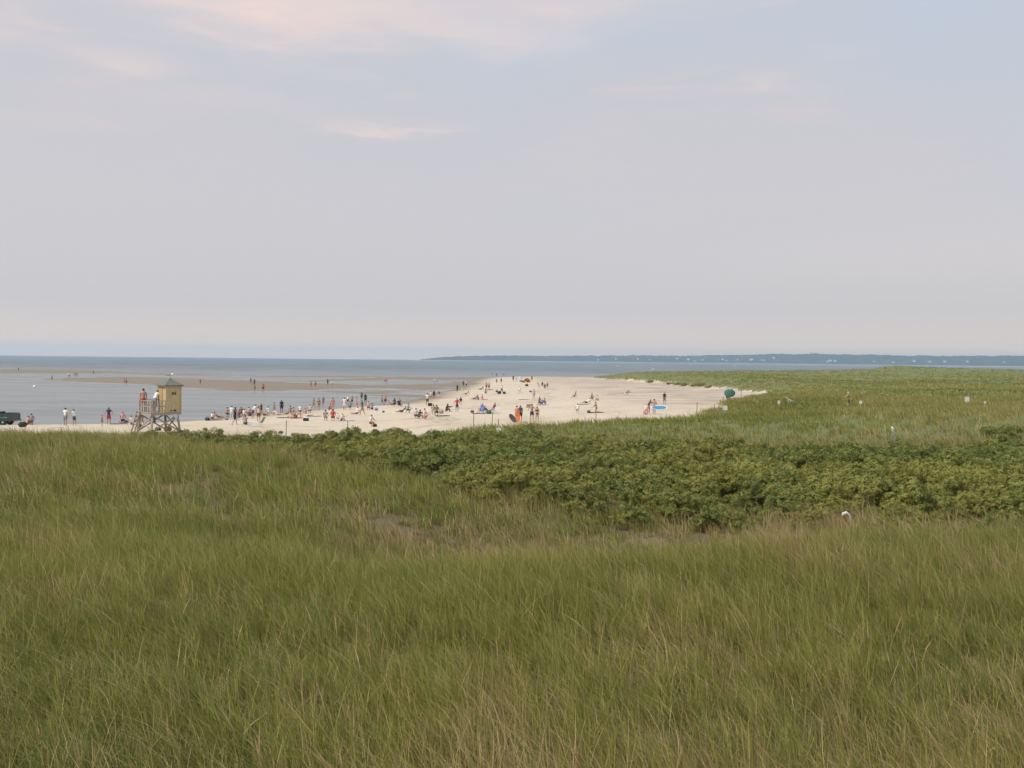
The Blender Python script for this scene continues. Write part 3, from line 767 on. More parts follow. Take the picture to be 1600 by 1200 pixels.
RAD = {'pelvis': (.175, .135), 'waist': (.150, .115), 'chest': (.185, .140), 'neck0': (.105, .085), 'neck1': (.056, .058), 'head': (.094, .112), 'crown': (.078, .092)}
for _n in 'LR':
    RAD.update({'hip' + _n: (.104, .104), 'knee' + _n: (.062, .062), 'ankle' + _n: (.036, .040), 'toe' + _n: (.036, .026), 'sh' + _n: (.070, .064), 'el' + _n: (.046, .046),
                'wr' + _n: (.027, .027), 'palm' + _n: (.034, .020)})
    for _q in range(5): RAD['f%d%s' % (_q, _n)] = (.009, .009)
BONES = [('pelvis', 'waist'), ('waist', 'chest'), ('chest', 'neck0'), ('neck0', 'neck1'), ('neck1', 'head'), ('head', 'crown')]
for _n in 'LR':
    BONES += [('pelvis', 'hip' + _n), ('hip' + _n, 'knee' + _n), ('knee' + _n, 'ankle' + _n), ('ankle' + _n, 'toe' + _n),
              ('neck0', 'sh' + _n), ('sh' + _n, 'el' + _n), ('el' + _n, 'wr' + _n), ('wr' + _n, 'palm' + _n)] + [('palm' + _n, 'f%d%s' % (q, _n)) for q in range(4)] + [('wr' + _n, 'f4' + _n)]
_bodies = {}
def body(pose):
    """one continuous skinned surface, plus which bone each vertex belongs to"""
    if pose in _bodies: return _bodies[pose]
    J = fk(pose); names = [k for k in J if k != 'nose']; ix = {n: i for i, n in enumerate(names)}
    me = bpy.data.meshes.new('tmp'); me.from_pydata([tuple(J[n]) for n in names], [(ix[a], ix[b]) for a, b in BONES], [])
    o = bpy.data.objects.new('tmp', me); COL.objects.link(o)
    sm = o.modifiers.new('skin', 'SKIN'); sm.use_smooth_shade = True; sm.branch_smoothing = 0.35
    for i, n in enumerate(names): me.skin_vertices[0].data[i].radius = RAD[n]; me.skin_vertices[0].data[i].use_root = (n == 'pelvis')
    ss_ = o.modifiers.new('sub', 'SUBSURF'); ss_.levels = 1; ss_.render_levels = 1
    dg = bpy.context.evaluated_depsgraph_get(); ev = o.evaluated_get(dg)
    m2 = bpy.data.meshes.new_from_object(ev); m2.name = 'person_' + pose
    bpy.data.objects.remove(o); bpy.data.meshes.remove(me)
    co = np.empty(len(m2.vertices) * 3, np.float32); m2.vertices.foreach_get('co', co); co = co.reshape(-1, 3)
    nz = np.array(J['nose']); fw = np.array((J['nose'] - J['head']).normalized()); dn = np.linalg.norm(co - nz, axis=1)
    co = co + np.where(dn < .05, .024 * (1 - dn / .05), 0)[:, None].astype(np.float32) * fw.astype(np.float32)
    best = np.full(len(co), 1e9); lab = np.zeros(len(co), int); par = np.zeros(len(co))
    for bi, (a, b) in enumerate(BONES):
        A = np.array(J[a]); B = np.array(J[b]); e = B - A; t = np.clip(((co - A) @ e) / (e @ e), 0, 1)
        r0 = min(RAD[a]); r1 = min(RAD[b]); d = np.linalg.norm(co - A - t[:, None] * e, axis=1) / (r0 + (r1 - r0) * t)
        m = d < best; best[m] = d[m]; lab[m] = bi; par[m] = t[m]
    zmin = co[:, 2].min(); sh = np.array([0, 0, -zmin], np.float32)
    if pose in ('chair',): pass
    m2.vertices.foreach_set('co', (co + sh).ravel()); m2.update()
    m2.materials.clear(); m2.materials.append(skin('tan'))
    nrm = np.empty(len(co) * 3, np.float32); m2.vertices.foreach_get('normal', nrm)
    _bodies[pose] = (m2, co + sh, nrm.reshape(-1, 3), lab, par, {k: Vector(v) + Vector((0, 0, -float(zmin))) for k, v in J.items()})
    return _bodies[pose]
def bset(*pairs):
    return {i for i, b in enumerate(BONES) if b in pairs}
def bid(lab, par, spec):
    out = np.zeros(len(lab), bool)
    for (a, b), lo, hi in spec:
        i = BONES.index((a, b)); out |= (lab == i) & (par >= lo) & (par <= hi)
    return out
T_ = [(('pelvis', 'waist'), .02, 1), (('waist', 'chest'), 0, 1), (('chest', 'neck0'), 0, 1)] + [(('neck0', 'sh' + n), 0, 1) for n in 'LR']
H_ = [(('pelvis', 'waist'), 0, .62)] + [(('pelvis', 'hip' + n), 0, 1) for n in 'LR']
GARM = {'shirt': T_ + [(('sh' + n, 'el' + n), 0, .55) for n in 'LR'], 'jacket': T_ + [(('sh' + n, 'el' + n), 0, 1) for n in 'LR'] + [(('el' + n, 'wr' + n), 0, .9) for n in 'LR'],
        'tank': [(('pelvis', 'waist'), .02, 1), (('waist', 'chest'), 0, 1), (('chest', 'neck0'), 0, .95)],
        'bikini_top': [(('waist', 'chest'), .40, 1), (('chest', 'neck0'), 0, .45), (('neck0', 'shL'), .0, .3), (('neck0', 'shR'), .0, .3)], 'bikini_bottom': H_,
        'shorts': H_ + [(('hip' + n, 'knee' + n), 0, .72) for n in 'LR'], 'trousers': H_ + [(('hip' + n, 'knee' + n), 0, 1) for n in 'LR'] + [(('knee' + n, 'ankle' + n), 0, .9) for n in 'LR'],
        'dress': T_ + H_ + [(('hip' + n, 'knee' + n), 0, .8) for n in 'LR']}
_garms = {}
def garment(pose, kind):
    key = (pose, kind)
    if key in _garms: return _garms[key]
    m, co, nr, lab, par, J = body(pose)
    if kind in ('hair', 'hat'):
        hd = np.array(J['head']); up = np.array((J['crown'] - J['head']).normalized()); fw = np.array((J['nose'] - J['head']).normalized())
        v = co - hd; a = v @ up; f = v @ fw
        hb = bid(lab, par, [(('neck1', 'head'), .2, 1), (('head', 'crown'), 0, 1)])
        sel = hb & ((a > .035) | ((f < .01) & (a > -.09))); off = .016
    else:
        sel = bid(lab, par, GARM[kind]); off = {'shirt': .014, 'jacket': .022, 'dress': .03, 'shorts': .020, 'trousers': .014}.get(kind, .006)
    keep = [p for p in m.polygons if all(sel[i] for i in p.vertices)]
    used = sorted({i for p in keep for i in p.vertices}); rm = {i: k for k, i in enumerate(used)}
    V = [co[i] + nr[i] * off for i in used]; F = [[rm[i] for i in p.vertices] for p in keep]
    if kind == 'hat' and len(V):      # brim
        hd = J['head'] + (J['crown'] - J['head']) * .55; b = len(V)
        for k in range(14):
            for r_ in (.09, .17): V.append(np.array(hd + Vector((math.cos(k * .4488) * r_, math.sin(k * .4488) * r_, -.01 - (r_ - .09) * .35))))
        for k in range(14): q = (k + 1) % 14; F.append((b + 2 * k, b + 2 * k + 1, b + 2 * q + 1, b + 2 * q))
    g = mesh_from(kind + '_' + pose, V, F, [cloth('white')], True)
    _garms[key] = g; return g
def set_mat(o, mat):
    o.material_slots[0].link = 'OBJECT'; o.material_slots[0].material = mat
def person(loc, pose, head, scale, look, label, group=None):
    """look: 'skin hair garment:colour ...'"""
    w_ = look.split(); m = body(pose)[0]
    o = link('person', m, None, loc, (0, 0, R(head))); o.scale = (scale,) * 3; set_mat(o, skin(w_[0]))
    hk = 'hat' if w_[1] in ('hat',) else 'hair'
    h = link('hair' if hk == 'hair' else 'hat', garment(pose, hk), o); set_mat(h, hairm(w_[1]))
    for g in w_[2:]:
        k, c = g.split(':'); q = link(k, garment(pose, k), o); set_mat(q, cloth(c))
    return tag(o, label, 'person', group)

# ------------------------------------------------------------------ beach things
_bm_cache = {}
def towel(px, py, col, label, l=1.75, w_=0.95, rz=20, ymin=92):
    p = spot(px, py, ymin); r = np.random.default_rng(int(px * 7 + py)); nx, ny = 9, 6; V = []; F = []
    ca, sa = math.cos(R(rz)), math.sin(R(rz))
    for j in range(ny):
        for i in range(nx):
            a = (i / (nx - 1) - .5) * l + r.normal(0, .012); b = (j / (ny - 1) - .5) * w_ + r.normal(0, .012)
            x = a * ca - b * sa; y = a * sa + b * ca
            V.append((x, y, max(0.0, th(p.x + x, p.y + y) - p.z) + .035 + abs(r.normal(0, .016))))
    for j in range(ny - 1):
        for i in range(nx - 1): q = j * nx + i; F.append((q, q + 1, q + nx + 1, q + nx))
    me = mesh_from('towel', V, F, [cloth(col)], True)
    o = link('towel', me, None, p); md = o.modifiers.new('thick', 'SOLIDIFY'); md.thickness = .012; md.offset = 1
    return tag(o, label, 'towel')
def bag(px, py, col, label, s=0.45, ymin=92, name='bag'):
    p = spot(px, py, ymin); root = empty(name, p, R((px * 37) % 90 - 45))
    k = Vector((s, s * .62, s * .72))
    m = MB(); r_ = bmesh.ops.create_icosphere(m.bm, subdivisions=2, radius=.5); rg = np.random.default_rng(int(px))
    for v in r_['verts']:
        c = v.co; c.x = math.copysign(abs(c.x * 2) ** .7 / 2, c.x); c.y = math.copysign(abs(c.y * 2) ** .7 / 2, c.y)
        v.co = Vector((c.x * k.x, c.y * k.y, max(0.0, c.z + .42) * k.z)) * (1 + rg.normal(0, .035))
    m.build('bag_body', cloth(col), root, True)
    m = MB(); m.tube([(-k.x * .28, 0, k.z * .84), (-k.x * .18, 0, k.z * 1.15), (k.x * .18, 0, k.z * 1.15), (k.x * .28, 0, k.z * .84)], .014, 5)
    m.build('handle', cloth('darkgrey'), root)
    return tag(root, label, 'bag')
def cooler(px, py, col, lid, label, s=0.5, ymin=92):
    p = spot(px, py, ymin); root = empty('cooler', p, R((px * 53) % 60 - 30))
    MB().box((0, 0, s * .32), (s, s * .62, s * .62), bev=.02).build('box', cloth(col), root)
    MB().box((0, 0, s * .68), (s * 1.05, s * .67, s * .11), bev=.015).build('lid', cloth(lid), root)
    MB().tube([(-s * .54, 0, s * .45), (-s * .54, 0, s * .84), (s * .54, 0, s * .84), (s * .54, 0, s * .45)], .014, 5).build('handle', cloth('white'), root)
    return tag(root, label, 'cooler')
MET = None
def beach_chair(px, py, col, rz, label, ymin=92):
    p = spot(px, py, ymin); root = empty('beach_chair', p, R(rz)); al = plain('aluminium_tube', (0.55, 0.56, 0.57), 0.35, .08, 5, 0.9)
    MB().box((0, -.02, .26), (.52, .46, .025), rx=R(4)).build('seat', cloth(col), root)
    MB().box((0, .36, .56), (.52, .025, .66), rx=R(-24)).build('backrest', cloth(col), root)
    for s in (-1, 1):
        MB().tube([(s * .28, -.26, 0), (s * .28, .02, .27), (s * .28, .26, .30)], .014, 5).build('leg', al, root)
        MB().tube([(s * .28, .30, 0), (s * .28, .22, .27), (s * .28, .50, .86)], .014, 5).build('leg', al, root)
        MB().box((s * .30, .02, .47), (.05, .46, .03)).build('armrest', plain('pale_wood', (.42, .31, .20), .7), root)
    return tag(root, label, 'chair')
def umbrella(px, py, col, label, h=2.0, rad=1.0, tilt=(0, 0), ymin=92, panels=8):
    p = spot(px, py, ymin); root = empty('beach_umbrella', p)
    MB().tube([(0, 0, -.3), (0, 0, h * .62)], .020, 6).build('pole', plain('pole_white', (.6, .6, .58), .5), root)
    top = empty_child = None
    M = Matrix.Translation((0, 0, h * .62)) @ Euler((R(tilt[0]), R(tilt[1]), 0)).to_matrix().to_4x4()
    V = []; F = []; n = panels * 2
    for j, (rr, zz) in enumerate(((.0, h * .38 + .02), (.45, h * .38 - .07), (.8, h * .38 - .20), (1.0, h * .38 - .34))):
        for k in range(n):
            dip = .05 * rr if k % 2 else 0; sc = rad * rr * (.95 if k % 2 else 1.0)
            V.append(M @ Vector((math.cos(k * 2 * math.pi / n) * sc, math.sin(k * 2 * math.pi / n) * sc, zz - dip)))
    for j in range(3):
        for k in range(n): q = (k + 1) % n; F.append((j * n + k, j * n + q, j * n + n + q, j * n + n + k))
    o = link('canopy', mesh_from('canopy', V, F, [cloth(col)]), root); md = o.modifiers.new('thick', 'SOLIDIFY'); md.thickness = .012
    MB().tube([M @ Vector((0, 0, 0)), M @ Vector((0, 0, h * .38 + .08))], .018, 6).build('upper_pole', plain('pole_white', (.6, .6, .58), .5), root)
    for k in range(panels):
        a = k * 2 * math.pi / panels
        MB().tube([M @ Vector((0, 0, h * .38 - .02)), M @ Vector((math.cos(a) * rad * .97, math.sin(a) * rad * .97, h * .38 - .37))], .008, 4).build('rib', plain('rib_metal', (.3, .3, .3), .4, metal=.8), root)
    return tag(root, label, 'umbrella')
WOOD = plain('weathered_wood', (0.34, 0.30, 0.25), 0.9, 0.22, 11.0)
WOOD_DARK = plain('dark_weathered_wood', (0.22, 0.19, 0.155), 0.9, 0.25, 11.0)

# ------------------------------------------------------------------ lifeguard tower
def build_tower():
    X, Y = -26.9, 78.0; root = empty('lifeguard_tower', (X, Y, th(X, Y)), R(45))
    H = 3.67 - th(X, Y); S = 1.2
    yel = None
    g = Nodes('tower_paint'); o = g.obj(); n = g.noise(g.mapped(o, (3, 3, 1.2)), 2.0, 5, .65)
    c = g.mix(g.ss(n, .35, .75), (0.52, 0.43, 0.245), (0.40, 0.32, 0.175)); yel = g.done(g.bsdf(c, .75, g.bump(n, .2, .01)))
    roofm = plain('roof_shingle', (0.150, 0.155, 0.135), .9, .25, 7.0)
    # deck: planks on a frame
    for k in range(12):
        yk = -S + .1 + k * .2
        MB().box((0, yk, H - .03), (2 * S + .06, .185, .05)).build('plank', WOOD, root)
    for s in (-1, 1):
        MB().box((s * (S - .03), 0, H - .13), (.07, 2 * S - .02, .15)).build('beam', WOOD, root)
        MB().box((0, s * (S - .03), H - .132), (2 * S - .16, .07, .146)).build('beam', WOOD, root)
    cs = [(1, 1), (1, -1), (-1, -1), (-1, 1)]
    for sx, sy in cs:
        MB().bar((sx * 1.18, sy * 1.18, -.25), (sx * .98, sy * .98, H - .06), .14).build('leg', WOOD if (sx, sy) != (1, 1) else WOOD_DARK, root)
    for (a, b) in zip(cs, cs[1:] + cs[:1]):
        for p, q in ((a, b), (b, a)):
            MB().bar((p[0] * 1.13, p[1] * 1.13, .12), (q[0] * 1.0, q[1] * 1.0, H - .22), .05, .10).build('brace', WOOD, root)
    # railing on the open sides
    def rail(p, q, n, last=True):
        p = Vector((*p, 0)); q = Vector((*q, 0))
        MB().bar(p + Vector((0, 0, H + .88)), q + Vector((0, 0, H + .88)), .09, .045).build('rail', WOOD, root)
        MB().bar(p + Vector((0, 0, H + .46)), q + Vector((0, 0, H + .46)), .03, .07).build('rail', WOOD, root)
        for k in range(n + (1 if last else 0)):
            c = p + (q - p) * (k / n); MB().box((c.x, c.y, H + .44), (.075, .075, .86)).build('rail_post', WOOD, root)
    rail((-1.13, -1.13), (-.02, -1.13), 4)
    rail((-1.13, -1.0), (-1.13, .42), 4)
    rail((-1.0, 1.13), (1.13, 1.13), 4)
    # ladder on the seaward corner
    for yk in (.52, 1.04):
        MB().bar((-1.75, yk, -.15), (-1.24, yk, H + .05), .05, .10).build('ladder_rail', WOOD, root)
    for k in range(5):
        t = (k + .6) / 5.2; MB().bar((-1.75 + .51 * t, .50, -.15 + (H + .2) * t), (-1.75 + .51 * t, 1.06, -.15 + (H + .2) * t), .04, .10).build('ladder_rung', WOOD, root)
    # cabin
    cx, cy, w_, h_ = .585, -.585, 1.20, 2.03
    for k, (dx, dy) in enumerate(((0, -1), (-1, 0), (0, 1), (1, 0))):
        m = MB(); nb = 10; bh = h_ / nb
        for b in range(nb):            # lapped boards
            L = w_ if dx == 0 else w_ - .05
            m.box((cx + dx * (w_ / 2 - .012), cy + dy * (w_ / 2 - .012), H + .004 + bh * (b + .5)), (L if dx == 0 else .022, .022 if dx == 0 else L, bh * .985),
                  rx=R(1.6) * (-dy), ry=R(1.6) * dx)
        m.build('wall', yel, root)
    for sx, sy in cs: MB().box((cx + sx * (w_ / 2 + .004), cy + sy * (w_ / 2 + .004), H + h_ / 2), (.075, .075, h_)).build('corner_board', yel, root)
    MB().box((cx - w_ / 2 - .016, cy + .20, H + .95), (.03, .60, 1.86)).build('door', plain('door_paint', (.40, .29, .115), .8), root)
    # hipped roof
    e = w_ / 2 + .17; zb = H + h_; m = MB(); bm = m.bm
    prof = [(e, zb - .05), (e, zb + .03), (e * .72, zb + .17), (.10, zb + .47)]
    rings = [[bm.verts.new((cx + sx * r_, cy + sy * r_, z)) for sx, sy in cs] for r_, z in prof]
    for A, B in zip(rings, rings[1:]):
        for k in range(4): bm.faces.new((A[k], A[(k + 1) % 4], B[(k + 1) % 4], B[k]))
    bm.faces.new(rings[0]); bm.faces.new(rings[-1]); rf = m.build('roof', roofm, root)
    MB().box((cx, cy, zb + .50), (.24, .24, .05)).build('ridge_cap', plain('cap_grey', (.30, .29, .26), .8), rf)
    # plaque with two lines of lettering too small to read, and two vents at the foot of the wall
    pl = MB().box((cx + .02, cy - w_ / 2 - .030, H + 1.42), (.34, .02, .17), bev=.008).build('plaque', plain('plaque_dark', (.035, .03, .028), .6), root)
    for dz, L in ((.035, .22), (-.035, .16)): MB().box((cx + .02, cy - w_ / 2 - .043, H + 1.42 + dz), (L, .006, .022)).build('lettering', plain('plaque_line', (.42, .36, .25), .7), pl)
    for dx in (-.19, .10): MB().box((cx + dx, cy - w_ / 2 - .026, H + .13), (.10 if dx < 0 else .20, .02, .10)).build('vent', plain('vent_black', (.012, .012, .012), .8), root)
    MB().box((cx - w_ / 2 - .034, cy - .42, H + .12), (.02, .09, .10)).build('vent', plain('vent_black', (.012, .012, .012), .8), root)
    tag(root, 'yellow lifeguard tower on splayed wooden legs with a grey-green hipped roof', 'lifeguard tower')
    M = Matrix.Translation(root.location) @ Matrix.Rotation(R(45), 4, 'Z')
    at = lambda x, y, z: M @ Vector((x, y, H + z))
    person(at(-.80, .92, 0), 'stand', 196, 1.0, 'tan dark shorts:red', 'bare-backed lifeguard in red trunks standing on the tower deck by the ladder')
    person(at(-.34, -.02, 0), 'lean', 158, 1.0, 'tan brown shirt:white shorts:grey', 'lifeguard in white T-shirt and grey shorts leaning beside the yellow cabin')
    gull(at(cx, cy, h_ + .53), 'white gull with grey wings perched on the tower roof', 100, 1.05)
    t = MB(); t.poly([at(.55, -1.2, -.14) - root.location, at(.95, -1.2, -.16) - root.location, at(.90, -1.2, -.46) - root.location, at(.75, -1.2, -.50) - root.location, at(.58, -1.2, -.33) - root.location], .02, (.7, -.7, 0))
    o = t.build('hanging_towel', cloth('paleblue')); o.location = root.location; tag(o, 'pale blue towel hanging from the deck edge of the yellow tower', 'towel')
    bag(262, 674, 'brown', 'brown backpack on the sand beneath the yellow tower', .62, 70)
    bag(247, 673.5, 'black', 'black bag beside the front leg of the yellow tower', .5, 70)
    bag(217, 668, 'darkgrey', 'dark bag at the foot of the tower ladder', .55, 76)
    return root
def gull(loc, label, rz, s=1.0, name='gull'):
    root = empty(name, loc, R(rz)); root.scale = (s,) * 3
    wh = plain('gull_white', (.75, .74, .72), .7); gr = plain('gull_grey', (.20, .21, .22), .7)
    MB().tube([(0, .18, .20), (0, .05, .20), (0, -.10, .235), (0, -.19, .31), (0, -.235, .345), (0, -.27, .345)], [.02, .075, .085, .05, .045, .02], 8).build('bird_body', wh, root, True)
    MB().tube([(0, -.262, .342), (0, -.31, .332)], [.014, .005], 5).build('beak', plain('beak_yellow', (.6, .4, .06), .5), root)
    for q in (-1, 1):
        MB().tube([(q * .062, -.08, .265), (q * .075, .08, .235), (q * .03, .26, .215)], [.035, .04, .012], 6).build('wing', gr, root, True)
        MB().tube([(q * .03, -.02, .15), (q * .03, -.01, 0)], .008, 4).build('leg', plain('beak_yellow', (.6, .4, .06), .5), root)
    MB().poly([(-.04, .17, .205), (.04, .17, .205), (.05, .33, .20), (-.05, .33, .20)], .015, (0, 0, 1)).build('tail', plain('gull_black', (.03, .03, .03), .7), root)
    return tag(root, label, 'gull')
build_tower()

# ------------------------------------------------------------------ pickup truck at the left edge
def build_truck():
    X, Y = -52.4, 104.0; root = empty('pickup_truck', (X, Y, th(X, Y)), R(3))
    paint = plain('truck_green', (.022, .050, .046), .28, .1, 3); blk = plain('truck_black', (.012, .012, .013), .5); gl = plain('truck_glass', (.03, .035, .04), .1)
    rub = plain('tyre_rubber', (.02, .02, .02), .9)
    # rear of the truck is at +x
    m = MB(); m.poly([(-3.1, -.9, .48), (1.95, -.9, .50), (2.02, -.9, .62), (1.97, -.9, 1.20), (1.88, -.9, 1.27), (.15, -.9, 1.27), (-3.1, -.9, 1.2)], .06, (0, 1, 0)); m.build('bed_side', paint, root)
    m = MB(); m.poly([(-3.1, .9, .48), (1.95, .9, .50), (2.02, .9, .62), (1.97, .9, 1.20), (1.88, .9, 1.27), (.15, .9, 1.27), (-3.1, .9, 1.2)], .06, (0, 1, 0)); m.build('bed_side', paint, root)
    MB().box((1.97, 0, .90), (.07, 1.74, .66), bev=.02).build('tailgate', paint, root)
    MB().box((-.6, 0, .55), (5.0, 1.72, .08)).build('bed_floor', blk, root)
    m = MB(); m.poly([(-2.9, 0, 1.18), (.12, 0, 1.28), (-.02, 0, 1.42), (-.28, 0, 1.86), (-1.9, 0, 1.88), (-2.4, 0, 1.30)], 1.66, (0, 1, 0)); m.build('cab', paint, root)
    for s in (-1, 1): m = MB(); m.poly([(-2.1, s * .838, 1.34), (-.16, s * .838, 1.42), (-.36, s * .838, 1.80), (-1.82, s * .838, 1.80)], .02, (0, 1, 0)); m.build('side_window', gl, root)
    MB().box((-2.9, 0, .92), (1.5, 1.76, .62), bev=.06).build('bonnet', paint, root)
    MB().box((.32, 0, 1.34), (.50, 1.60, .13), bev=.03).build('toolbox', blk, root)
    MB().box((2.08, 0, .55), (.14, 1.80, .16), bev=.02).build('bumper', plain('bumper_dark', (.09, .09, .09), .4), root)
    for s in (-1, 1):
        MB().box((1.99, s * .84, .96), (.09, .16, .42), bev=.015).build('tail_light', plain('tail_red', (.20, .02, .03), .3), root)
        for x in (1.02, -2.65):
            t = MB().lathe([(.20, -.11), (.34, -.11), (.37, -.06), (.37, .06), (.34, .11), (.20, .11)], n=18).build('wheel', rub, root, loc=(x, s * .80, .37), rot=(R(90), 0, 0))
            MB().lathe([(.05, -.12), (.20, -.10), (.20, .10), (.05, .12)], n=14).build('rim', plain('rim_grey', (.35, .35, .36), .4, metal=.6), t)
    m = MB()
    for k, L in enumerate((.30, .12, .28)): m.box((.68 + k * .32, -.936, .86), (L, .008, .055))
    m.build('side_stripe', plain('stripe_pale', (.34, .42, .42), .6), root)
    MB().box((-.25, -.936, .66), (.22, .012, .07)).build('sill_trim', plain('stripe_pale', (.34, .42, .42), .6), root)
    return tag(root, 'dark green pickup truck parked on the sand at the left edge', 'truck')
build_truck()

